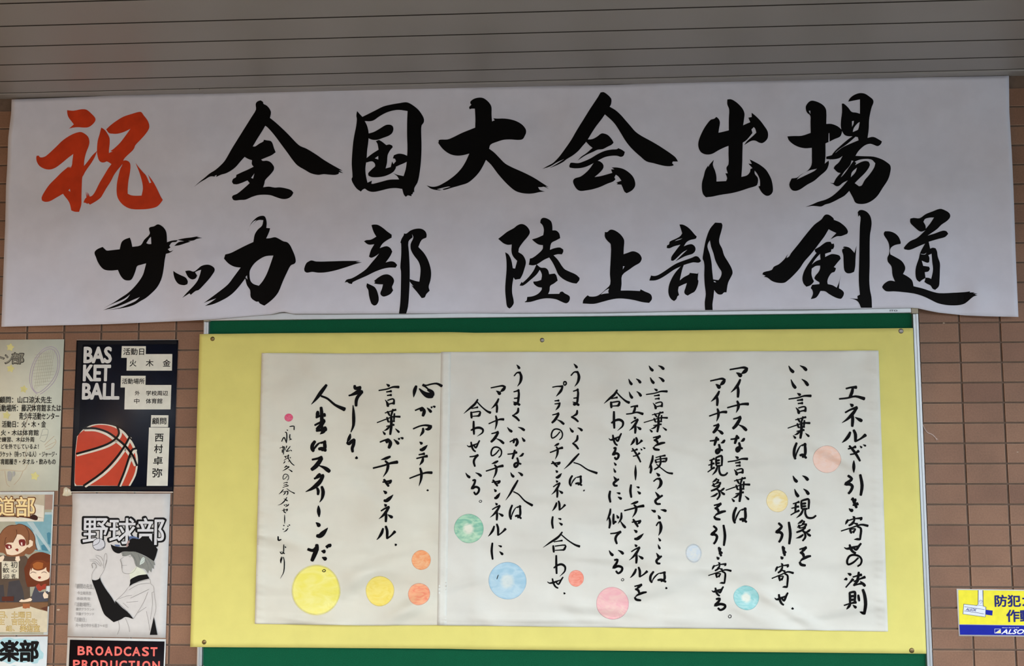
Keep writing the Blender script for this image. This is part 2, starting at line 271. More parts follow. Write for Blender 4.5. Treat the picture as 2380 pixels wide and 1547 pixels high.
BRUSH = [
('brush_character', 'orange red brushed character at the start of the upper line', 80,240,5.95,'red',[
"452,95 540,102 650,82 720,88 790,145 838,200 842,240 800,295 745,330 680,335 600,330 520,338 478,350 545,290 510,245 470,190 455,140",
"30,725 58,722 78,745 120,745 170,720 300,600 400,505 520,430 620,397 670,405 740,460 760,530 750,590 715,680 690,780 685,868 740,800 800,720 868,655 835,740 790,820 740,890 700,950 680,990 662,1020 655,1130 650,1300 648,1400 618,1500 560,1498 510,1480 490,1390 460,1335 420,1285 395,1250 300,1305 215,1352 150,1362 105,1345 100,1300 140,1220 210,1120 290,1040 380,950 470,876 478,895 492,872 498,898 520,850 525,800 538,700 470,750 380,825 290,890 215,915 140,905 70,865 35,810 25,760|468,1205 490,1180 497,1222",
"992,360 1050,305 1130,245 1230,185 1350,145 1440,120 1478,122 1510,165 1560,230 1585,290 1585,345 1540,420 1470,500 1395,580 1380,620 1350,660 1290,715 1235,775 1215,840 1150,920 1100,990 1060,1070 990,1180 950,1250 915,1305 840,1360 770,1400 740,1378 730,1395 718,1380 678,1370 700,1320 720,1300 708,1220 732,1292 728,1225 750,1290 742,1235 765,1290 800,1275 840,1220 900,1100 960,1000 1020,900 1065,840 1020,810 985,800 1000,740 1030,690 1080,665 1050,660 1100,625 1180,550 1250,460 1330,350 1240,395 1150,420 1080,420 1030,410",
"925,335 970,365 1010,420 1038,480 1040,560 1030,690 1060,720 1000,800 940,818 895,790 870,710 865,640 875,520 900,430 915,370",
"1215,800 1260,788 1310,810 1328,860 1320,960 1300,1070 1290,1180 1290,1250 1340,1272 1420,1278 1482,1275 1500,1180 1490,1090 1460,980 1430,900 1397,822 1440,880 1500,950 1545,1000 1590,1105 1615,1095 1570,985 1640,1080 1700,1190 1745,1285 1775,1335 1740,1385 1690,1430 1600,1455 1500,1465 1340,1460 1240,1415 1170,1340 1140,1260 1140,1120 1165,990 1190,900 1215,850"]),
('brush_character', None, 450,220,5.95,'ink',[
"858,130 880,95 925,78 960,100 965,125 1010,150 1050,195 1070,245 1055,320 1130,380 1250,490 1330,570 1420,665 1475,710 1560,745 1700,830 1800,900 1900,960 1980,1005 2060,1050 2010,1045 2070,1085 2010,1070 2005,1095 1960,1108 1880,1105 1800,1098 1720,1108 1620,1085 1540,1040 1440,980 1380,915 1300,805 1200,670 1110,550 1030,460 992,428 940,515 880,610 818,715 850,715 910,675 965,645 970,622 1010,630 1065,640 1090,670 1110,735 1135,795 1080,835 1010,865 935,895 955,915 1010,912 1060,930 1100,975 1113,1010 1100,1055 1050,1115 990,1180 978,1230 960,1280 1040,1270 1120,1283 1190,1280 1280,1295 1350,1320 1380,1355 1350,1405 1290,1438 1220,1440 1140,1415 1060,1388 960,1382 880,1390 800,1415 720,1450 640,1455 580,1462 545,1450 530,1415 545,1392 600,1370 700,1290 775,1222 745,1185 660,1220 600,1238 550,1235 530,1205 545,1165 585,1140 590,1108 670,1070 740,1040 830,995 805,960 808,905 760,890 705,860 650,920 590,990 530,1040 450,1085 380,1105 310,1138 320,1110 290,1120 300,1132 230,1130 160,1170 90,1210 5,1275 80,1205 150,1150 220,1090 300,1040 390,960 440,900 520,760 600,630 700,470 800,310 862,205|795,1150 842,1085 822,1160"]),
('brush_character', None, 800,220,6.19,'ink',[
"185,235 225,280 262,318 350,275 450,225 560,170 680,140 800,120 880,108 930,118 1000,160 1070,220 1120,290 1147,350 1143,400 1112,445 1108,560 1112,700 1110,850 1100,1000 1080,1150 1055,1260 1010,1340 1008,1405 995,1395 980,1435 968,1430 968,1460 915,1445 888,1468 860,1440 835,1355 740,1342 640,1350 520,1380 420,1398 350,1385 298,1350 265,1365 240,1393 180,1350 130,1280 105,1215 120,1180 108,1000 115,850 130,680 150,560 172,450 182,350 175,300|295,378 370,382 430,365 500,315 600,260 700,228 790,218 912,235 905,400 905,600 910,780 900,960 885,1070 855,1170 760,1150 700,1125 760,1170 790,1218 650,1222 520,1255 420,1280 390,1280 400,1235 335,1265 310,1150 305,1050 320,950 330,800 345,690 352,555 330,450",
"340,560 420,538 500,495 590,440 640,430 690,445 708,490 690,550 640,590 560,620 490,645 430,650 380,640 330,615",
"455,668 500,650 550,680 605,725 650,715 690,730 698,755 660,800 625,870 615,980 595,1060 670,1040 690,960 710,1000 745,1030 740,1060 700,1115 600,1165 500,1185 400,1185 350,1165 345,1130 380,1090 445,1030 440,990 400,958 320,975 310,920 400,850 495,790 480,710|440,915 490,880 490,932",
"700,915 715,870 780,848 850,855 910,880 910,960 860,985 800,1010 735,1035 700,1020 712,995 745,955 730,920"]),
('brush_character', None, 980,210,6.187,'ink',[
"700,185 705,155 760,118 830,103 890,112 950,155 990,205 1005,250 1005,350 1012,445 1050,430 1030,400 1080,405 1200,405 1330,430 1430,480 1490,545 1503,600 1480,660 1450,702 1380,712 1290,705 1180,710 1080,740 990,780 970,838 1040,890 1110,960 1200,1050 1300,1105 1400,1150 1520,1205 1640,1270 1740,1335 1825,1390 1780,1378 1830,1418 1760,1385 1720,1390 1675,1390 1700,1430 1775,1455 1700,1460 1620,1478 1540,1485 1440,1475 1350,1445 1260,1375 1180,1295 1090,1190 1000,1070 925,998 880,1090 820,1185 740,1270 660,1330 570,1360 430,1400 320,1430 300,1418 415,1385 380,1382 220,1420 290,1435 250,1437 140,1415 70,1365 150,1385 230,1375 320,1330 400,1280 500,1200 580,1110 640,1010 685,908 600,930 510,938 420,920 350,880 290,825 235,750 248,742 240,725 262,708 370,705 450,675 560,620 680,570 770,535 773,400 765,262 720,262 690,272 682,240 715,205"]),
('brush_character', None, 1260,210,6.188,'ink',[
"840,30 885,25 940,60 985,105 998,140 990,200 972,235 1050,280 1130,350 1200,430 1270,510 1345,595 1440,660 1560,725 1680,795 1780,860 1860,915 1920,965 1955,1022 1880,1022 1870,1045 1895,1075 1860,1088 1780,1088 1690,1070 1600,1045 1500,1020 1420,955 1340,885 1270,815 1200,725 1130,610 1060,500 1000,430 903,345 850,420 780,510 720,600 640,730 580,800 520,870 440,935 350,990 300,1030 200,1080 100,1120 200,1062 320,985 210,1035 120,1090 0,1130 80,1085 160,1040 240,960 330,840 420,710 500,570 600,410 700,250 800,100",
"640,705 720,700 790,665 850,620 900,622 950,645 1000,700 1028,750 1000,780 940,810 870,845 800,852 740,880 650,920 580,960 510,1010 560,955 640,900 725,825 680,790 630,735",
"390,1090 405,1045 425,1038 520,1045 600,1020 700,975 800,915 900,870 1000,850 1075,845 1095,830 1150,855 1190,885 1170,940 1130,955 1080,940 1000,940 900,960 800,1010 840,1025 880,1070 878,1120 830,1180 755,1245 850,1230 1010,1185 990,1135 1040,1135 1000,1108 1080,1108 1170,1130 1250,1180 1310,1245 1338,1320 1335,1380 1300,1430 1255,1460 1215,1478 1185,1455 1160,1400 1140,1355 1070,1350 1090,1335 1065,1325 1140,1298 1100,1240 1060,1212 1040,1250 1055,1280 1020,1310 940,1340 840,1385 730,1420 620,1440 550,1445 500,1420 455,1350 445,1300 470,1265 550,1240 620,1190 680,1130 740,1045 650,1090 560,1115 470,1120 400,1110"]),
('brush_character', None, 1610,220,6.19,'ink',[
"498,68 550,65 610,95 670,145 720,205 745,270 740,340 725,440 780,415 828,395 800,330 850,320 848,260 900,300 970,370 1030,450 1075,520 1085,580 1070,640 1010,693 960,690 900,660 840,665 740,725 780,670 870,590 915,545 900,490 878,465 845,500 860,550 820,600 770,655 720,690 715,850 712,1000 700,1182 780,1160 825,1110 830,1070 860,1055 800,990 850,995 820,930 900,970 970,1010 1050,1075 1100,1150 1135,1230 1155,1350 1145,1410 1100,1450 1050,1450 990,1400 945,1320 970,1310 965,1220 930,1140 890,1090 895,1140 938,1200 930,1290 900,1315 800,1345 680,1385 560,1415 400,1440 280,1465 190,1475 150,1430 132,1350 135,1260 160,1170 180,1090 220,1020 228,1040 240,1010 305,935 290,1010 320,1090 340,1170 342,1248 480,1242 495,1200 470,1130 505,1130 485,1050 515,1000 515,850 515,735 450,760 360,805 280,850 200,860 130,835 90,780 80,700 100,620 150,510 200,430 260,360 310,345 340,318 375,350 392,400 380,480 370,548 450,530 520,512 520,350 525,210 498,140"]),
('brush_character', None, 1820,210,5.525,'ink',[
"292,210 320,160 360,133 410,137 480,165 530,205 555,260 555,430 620,430 700,460 760,510 750,560 730,595 660,625 600,655 545,680 545,850 535,940 585,900 588,940 570,1000 540,1040 480,1090 400,1160 310,1210 220,1270 160,1290 110,1275 80,1210 110,1130 180,1120 230,1080 310,1035 365,960 370,850 370,737 280,742 200,725 130,690 75,640 55,590 140,585 240,582 355,545 352,400 350,325 305,280|175,1145 230,1085 330,1030 435,1005 400,1035 300,1085|330,262 350,260 350,305|585,550 595,548 597,655 582,660",
"755,170 780,170 840,225 880,275 940,285 988,300 988,115 910,130 835,145 860,100 910,60 980,35 1050,42 1110,80 1155,120 1160,160 1140,210 1120,290 1105,380 1100,500 1085,610 1160,597 1230,630 1270,655 1255,690 1215,715 1170,700 1120,685 1060,700 1000,745 960,790 930,840 1050,845 1160,850 1260,880 1330,920 1380,970 1375,1060 1345,1150 1280,1250 1215,1350 1150,1410 1070,1450 990,1458 930,1440 900,1380 850,1290 790,1350 720,1390 610,1445 540,1465 490,1490 430,1485 370,1483 285,1497 370,1465 450,1430 550,1400 640,1350 740,1260 832,1155 770,1185 720,1225 680,1228 640,1200 600,1185 650,1190 680,1130 740,1060 700,1050 650,1000 665,970 720,920 765,840 720,870 640,885 555,880 555,850 640,825 750,740 850,690 970,640 960,600 900,590 820,585 780,560 745,480 745,380 758,280|895,535 910,480 960,420 985,405 965,500 930,520|885,470 885,395 910,390 905,430|920,915 1000,885 1130,885 1185,935 1170,990 1110,1080 1050,1150 1010,1220 975,1230 920,1190 980,1130 1060,1050 1115,960 1100,915 1060,905 1000,920 925,960 940,930|870,1115 885,1050 950,990 930,1050|740,1115 790,1040 860,960 880,900 905,905 850,980 810,1040 765,1095",
"890,590 930,595 820,690 690,780 600,900 640,810 740,710"]),
('brush_character', None, 210,510,7.03,'ink',[
"75,520 120,480 200,447 235,480 265,505 330,502 480,485 510,370 560,325 645,295 665,350 685,445 820,420 880,330 970,235 958,150 975,125 1040,110 1100,78 1160,100 1220,160 1245,230 1252,370 1330,345 1430,335 1400,365 1330,375 1290,430 1310,455 1265,485 1300,520 1360,500 1300,540 1235,560 1215,660 1200,780 1175,920 1140,1020 1080,1120 980,1220 900,1285 820,1330 720,1390 600,1430 400,1465 170,1490 300,1475 480,1440 620,1385 740,1330 810,1265 700,1310 560,1375 400,1435 210,1480 340,1425 480,1365 600,1290 650,1220 560,1290 440,1345 340,1385 210,1450 380,1355 500,1275 600,1210 700,1120 800,1000 860,900 890,800 912,715 820,740 765,760 740,830 710,910 670,980 620,995 550,980 490,910 450,822 340,832 240,822 180,780 120,690 90,610 70,560|915,385 960,310 990,280 995,400 950,400",
"1370,430 1440,370 1530,355 1420,330 1540,305 1660,290 1780,268 1740,285 1830,300 1740,315 1690,340 1600,350 1640,360 1560,385 1450,420",
"1355,838 1400,870 1480,910 1560,950 1592,1010 1585,1055 1530,1072 1440,1050 1385,980 1360,900",
"1550,840 1620,832 1690,850 1760,800 1810,760 1880,738 1950,742 2020,785 2032,830 2000,890 1940,970 1850,1070 1770,1150 1720,1165 1640,1230 1620,1205 1500,1280 1590,1180 1680,1090 1750,1000 1790,900 1810,820 1760,835 1710,860 1745,915 1720,960 1660,978 1600,940 1565,880"]),
('brush_character', None, 470,490,6.726,'ink',[
"690,395 720,300 760,200 820,130 880,88 950,75 985,95 1008,180 1002,265 1062,270 1045,330 1000,430 1060,425 1135,410 1190,430 1270,475 1325,487 1370,530 1410,610 1450,710 1462,790 1440,825 1385,850 1330,950 1260,1100 1190,1270 1110,1370 1020,1445 970,1480 900,1445 880,1415 840,1415 760,1350 750,1240 700,1160 672,1055 600,1150 500,1265 400,1345 260,1420 160,1460 40,1485 130,1430 220,1365 120,1400 20,1440 130,1360 250,1270 400,1150 500,1020 600,885 500,870 410,820 340,745 360,680 450,655 560,600 700,530 800,485 820,370 870,290 935,230 955,145 900,140 850,155 790,220 850,140 800,165 740,245|1112,697 1000,705 920,740 820,815 750,920 740,1000 755,1090 800,1140 885,1168 950,1090 1010,980 1060,850|675,1035 700,1005 707,1072"]),
('brush_character', None, 690,500,6.447,'ink',[
"110,800 140,720 180,690 220,676 290,692 500,690 700,684 955,684 880,700 975,705 880,730 820,750 700,790 560,830 430,855 320,860 230,848 150,860 115,840"]),
('brush_character', None, 690,500,6.447,'ink',[
"1117,150 1140,140 1210,143 1290,190 1350,240 1420,290 1420,335 1340,380 1280,430 1242,492 1340,463 1400,490 1430,545 1400,610 1330,708 1400,690 1460,700 1503,745 1480,785 1380,785 1280,805 1160,850 1040,910 840,1000 825,1030 780,1020 750,1000 715,1010 745,965 820,945 920,890 1040,805 1120,710 1180,640 1230,575 1180,610 1115,637 1080,620 1110,520 1160,435 1070,438 1005,390 1040,373 1110,365 1190,320 1150,250",
"1050,1018 1110,1045 1170,1080 1210,1160 1227,1270 1195,1340 1155,1353 1115,1320 1080,1200 1070,1120 1043,1070",
"1155,985 1230,925 1300,890 1370,887 1430,925 1457,980 1440,1040 1425,1075 1443,1125 1400,1180 1310,1218 1270,1205 1250,1170 1275,1100 1290,1035 1200,1030 1155,1020 1175,1000",
"1550,410 1570,350 1600,300 1605,272 1640,275 1700,230 1780,203 1860,202 1920,235 1945,290 1940,335 1870,370 1820,475 1900,560 1960,660 2000,780 2012,880 2000,980 1975,1070 1990,1130 1940,1180 1915,1230 1870,1240 1800,1150 1740,1080 1715,1045 1750,1065 1690,990 1690,955 1780,985 1835,995 1850,880 1850,780 1820,690 1760,610 1710,520 1705,430 1745,335 1725,280 1735,330 1672,395 1680,560 1690,760 1690,980 1680,1200 1665,1370 1638,1473 1530,1473 1550,1300 1560,1000 1560,840 1550,780 1563,600 1562,420"]),
('brush_character', None, 1140,495,6.446,'ink',[
"115,385 180,335 250,280 350,225 400,185 460,163 520,180 570,230 590,290 560,350 500,420 430,520 418,585 480,625 520,690 530,750 510,830 480,920 445,985 370,997 345,965 325,1090 325,1200 350,1340 320,1400 285,1430 250,1400 235,1320 220,1150 228,1000 240,850 238,700 220,585 270,620 310,700 335,825 368,830 400,715 340,650 315,580 318,470 260,475 200,455 150,415",
"745,145 755,95 790,70 850,82 905,120 925,180 928,258 985,262 1030,305 1045,375 980,410 912,450 890,550 960,525 1040,515 1090,545 1090,580 1070,618 1010,615 945,632 1010,700 1100,830 1170,870 1280,920 1335,970 1330,1005 1290,1055 1220,1045 1110,1000 1020,925 980,840 930,740 880,665 800,700 700,765 640,782 575,775 590,680 630,670 700,620 780,540 785,480 720,470 660,430 620,393 700,370 790,330 800,250 780,180",
"690,765 750,815 820,820 860,850 880,915 960,905 985,930 1007,1010 950,1055 895,1090 885,1160 865,1210 1030,1208 1045,1180 1080,1175 1110,1200 1180,1240 1190,1280 1170,1330 1130,1350 1060,1325 980,1290 850,1275 740,1290 600,1330 515,1335 515,1325 540,1310 550,1255 630,1245 710,1210 765,1150 770,1115 710,1105 650,1060 640,1025 700,1020 760,1000 770,920 738,850 690,920 600,1000 490,1085 435,1085 465,1030 480,1045 560,970 640,870"]),
('brush_character', None, 1340,520,7.735,'ink',[
"510,145 550,148 600,108 650,105 720,135 790,190 840,255 858,310 850,430 845,545 920,520 1000,493 1060,500 1130,540 1168,600 1170,640 1135,700 1050,750 950,820 820,925 810,1080 795,1198 950,1198 1140,1207 1150,1175 1230,1215 1320,1255 1352,1300 1352,1360 1305,1420 1180,1405 1040,1370 900,1348 760,1340 620,1360 450,1405 310,1438 110,1430 120,1375 150,1330 200,1283 240,1305 350,1300 430,1260 520,1180 605,1085 600,900 612,650 615,370 560,310 510,235|435,1270 520,1195 585,1160 570,1215 580,1245 500,1255|832,820 835,760 865,762"]),
('brush_character', None, 1500,500,6.446,'ink',[
"510,138 560,140 630,175 690,230 740,290 770,318 755,350 680,368 620,400 575,465 640,440 700,435 745,475 748,530 710,575 660,592 580,620 450,690 540,600 630,515 560,555 490,620 420,680 385,678 390,625 440,550 525,440 430,465 360,495 320,490 325,450 355,435 365,395 450,355 520,315 552,270 530,200|440,388 480,365 555,345 520,365",
"95,905 150,908 220,880 320,815 400,760 480,715 600,670 700,635 755,612 800,630 835,685 800,710 720,705 640,725 575,745 550,820 515,975 580,925 655,885 665,862 780,875 795,855 785,960 795,985 780,1060 740,1140 680,1175 635,1203 600,1185 582,1150 600,1090 622,1015 560,1040 500,1070 490,1130 505,1195 480,1215 465,1255 430,1285 385,1255 350,1190 345,1100 370,1000 440,870 530,765 430,815 320,890 230,945 150,975 60,978 75,930 85,900",
"1045,110 1140,115 1155,150 1140,230 1108,350 1110,420 1150,500 1180,600 1240,700 1290,790 1307,860 1290,910 1240,1010 1215,1155 1180,1155 1145,1185 1085,1180 1030,1120 1020,1230 1005,1330 1008,1420 895,1420 890,1300 905,1180 890,1050 882,900 885,760 875,690 858,650 870,560 890,440 920,320 970,200|967,375 985,470 1020,570 1050,680 1100,780 1142,850 1130,920 1095,972 1015,960 1000,820 990,700 965,580 930,475 940,420|1020,985 1045,985 1060,1005 1030,1000"]),
('brush_character', None, 1765,475,5.95,'ink',[
"905,145 960,142 1025,190 1030,212 1110,245 1190,310 1225,370 1215,405 1130,437 1070,440 985,482 1020,440 1065,395 1010,370 958,342 900,440 840,520 765,620 700,700 620,790 560,880 480,970 400,1045 340,1083 240,1080 170,1055 110,1010 60,1000 85,985 40,965 60,935 170,905 200,860 270,825 350,750 392,685 375,740 410,720 440,670 530,560 640,420 760,280 860,205",
"765,620 830,585 890,540 930,518 985,515 1000,545 1030,540 1035,580 1020,615 995,620 990,655 910,680 910,725 960,700 1000,685 1060,690 1110,710 1125,750 1090,790 1030,865 1060,880 1040,930 1000,945 960,1000 940,1060 945,1100 1010,1115 1070,1150 1100,1080 1130,960 1110,1060 1100,1158 1150,1190 1170,1230 1140,1295 1110,1303 1040,1280 960,1235 910,1200 845,1195 815,1250 780,1290 710,1308 740,1240 735,1190 710,1155 730,1110 830,1100 830,1075 780,1045 760,1020 775,985 820,930 840,880 840,845 780,850 725,885 720,960 735,1020 755,1060 740,1085 700,1120 650,1137 610,1090 595,1030 605,960 640,880 720,760 790,670 770,650|725,830 770,760 840,680 845,760 780,785",
"1155,600 1165,582 1200,582 1250,600 1290,640 1315,670 1343,570 1330,750 1325,860 1310,930 1260,950 1210,948 1175,910 1165,800 1160,700 1145,650 1145,620 1180,600",
"1360,105 1385,80 1430,77 1490,105 1535,165 1552,250 1545,330 1530,420 1525,600 1525,850 1520,1050 1530,1180 1550,1280 1557,1427 1405,1427 1370,1350 1320,1315 1240,1295 1360,1305 1355,1265 1390,1245 1375,1050 1380,800 1385,500 1390,300 1400,180 1385,145 1370,170"]),
('brush_character', None, 2030,475,5.95,'ink',[
"510,195 560,185 640,190 720,135 820,95 920,60 990,80 1050,120 1062,170 1020,225 940,280 880,340 750,430 850,400 960,362 1010,370 1035,405 990,450 900,475 765,515 785,610 820,597 860,605 880,650 890,720 920,810 920,900 915,1040 905,1130 855,1180 820,1165 790,1120 740,1095 705,1070 715,1040 720,1015 670,1045 640,1070 600,1040 582,960 590,860 630,740 650,660 715,540 620,580 500,628 430,620 420,600 450,560 510,505 600,465 680,395 720,355 670,375 630,365 560,305 510,250|692,240 715,200 780,182 838,180 790,255 725,335 720,290|760,700 805,680 815,800 825,880 820,940 800,1030 770,1015 720,1010 710,935 760,925 782,890 770,860 705,850 690,850 668,775 740,805 770,800 775,740|650,680 700,685 735,665 715,690 670,690",
"145,395 160,370 230,372 300,400 350,450 378,520 375,545 300,560 245,595 228,640 235,690 310,730 390,780 435,850 438,900 410,960 480,1000 535,1050 555,1130 680,1160 800,1200 910,1225 1100,1220 1270,1210 1340,1200 1330,1215 1400,1215 1380,1225 1440,1235 1400,1245 1440,1255 1380,1275 1270,1365 1190,1390 1080,1395 980,1385 880,1360 780,1310 680,1265 560,1230 400,1210 280,1200 180,1200 135,1165 120,1140 145,1100 200,1060 250,1052 300,1065 265,980 255,880 240,840 200,790 195,730 218,680 218,560 190,490 150,430"]),
]
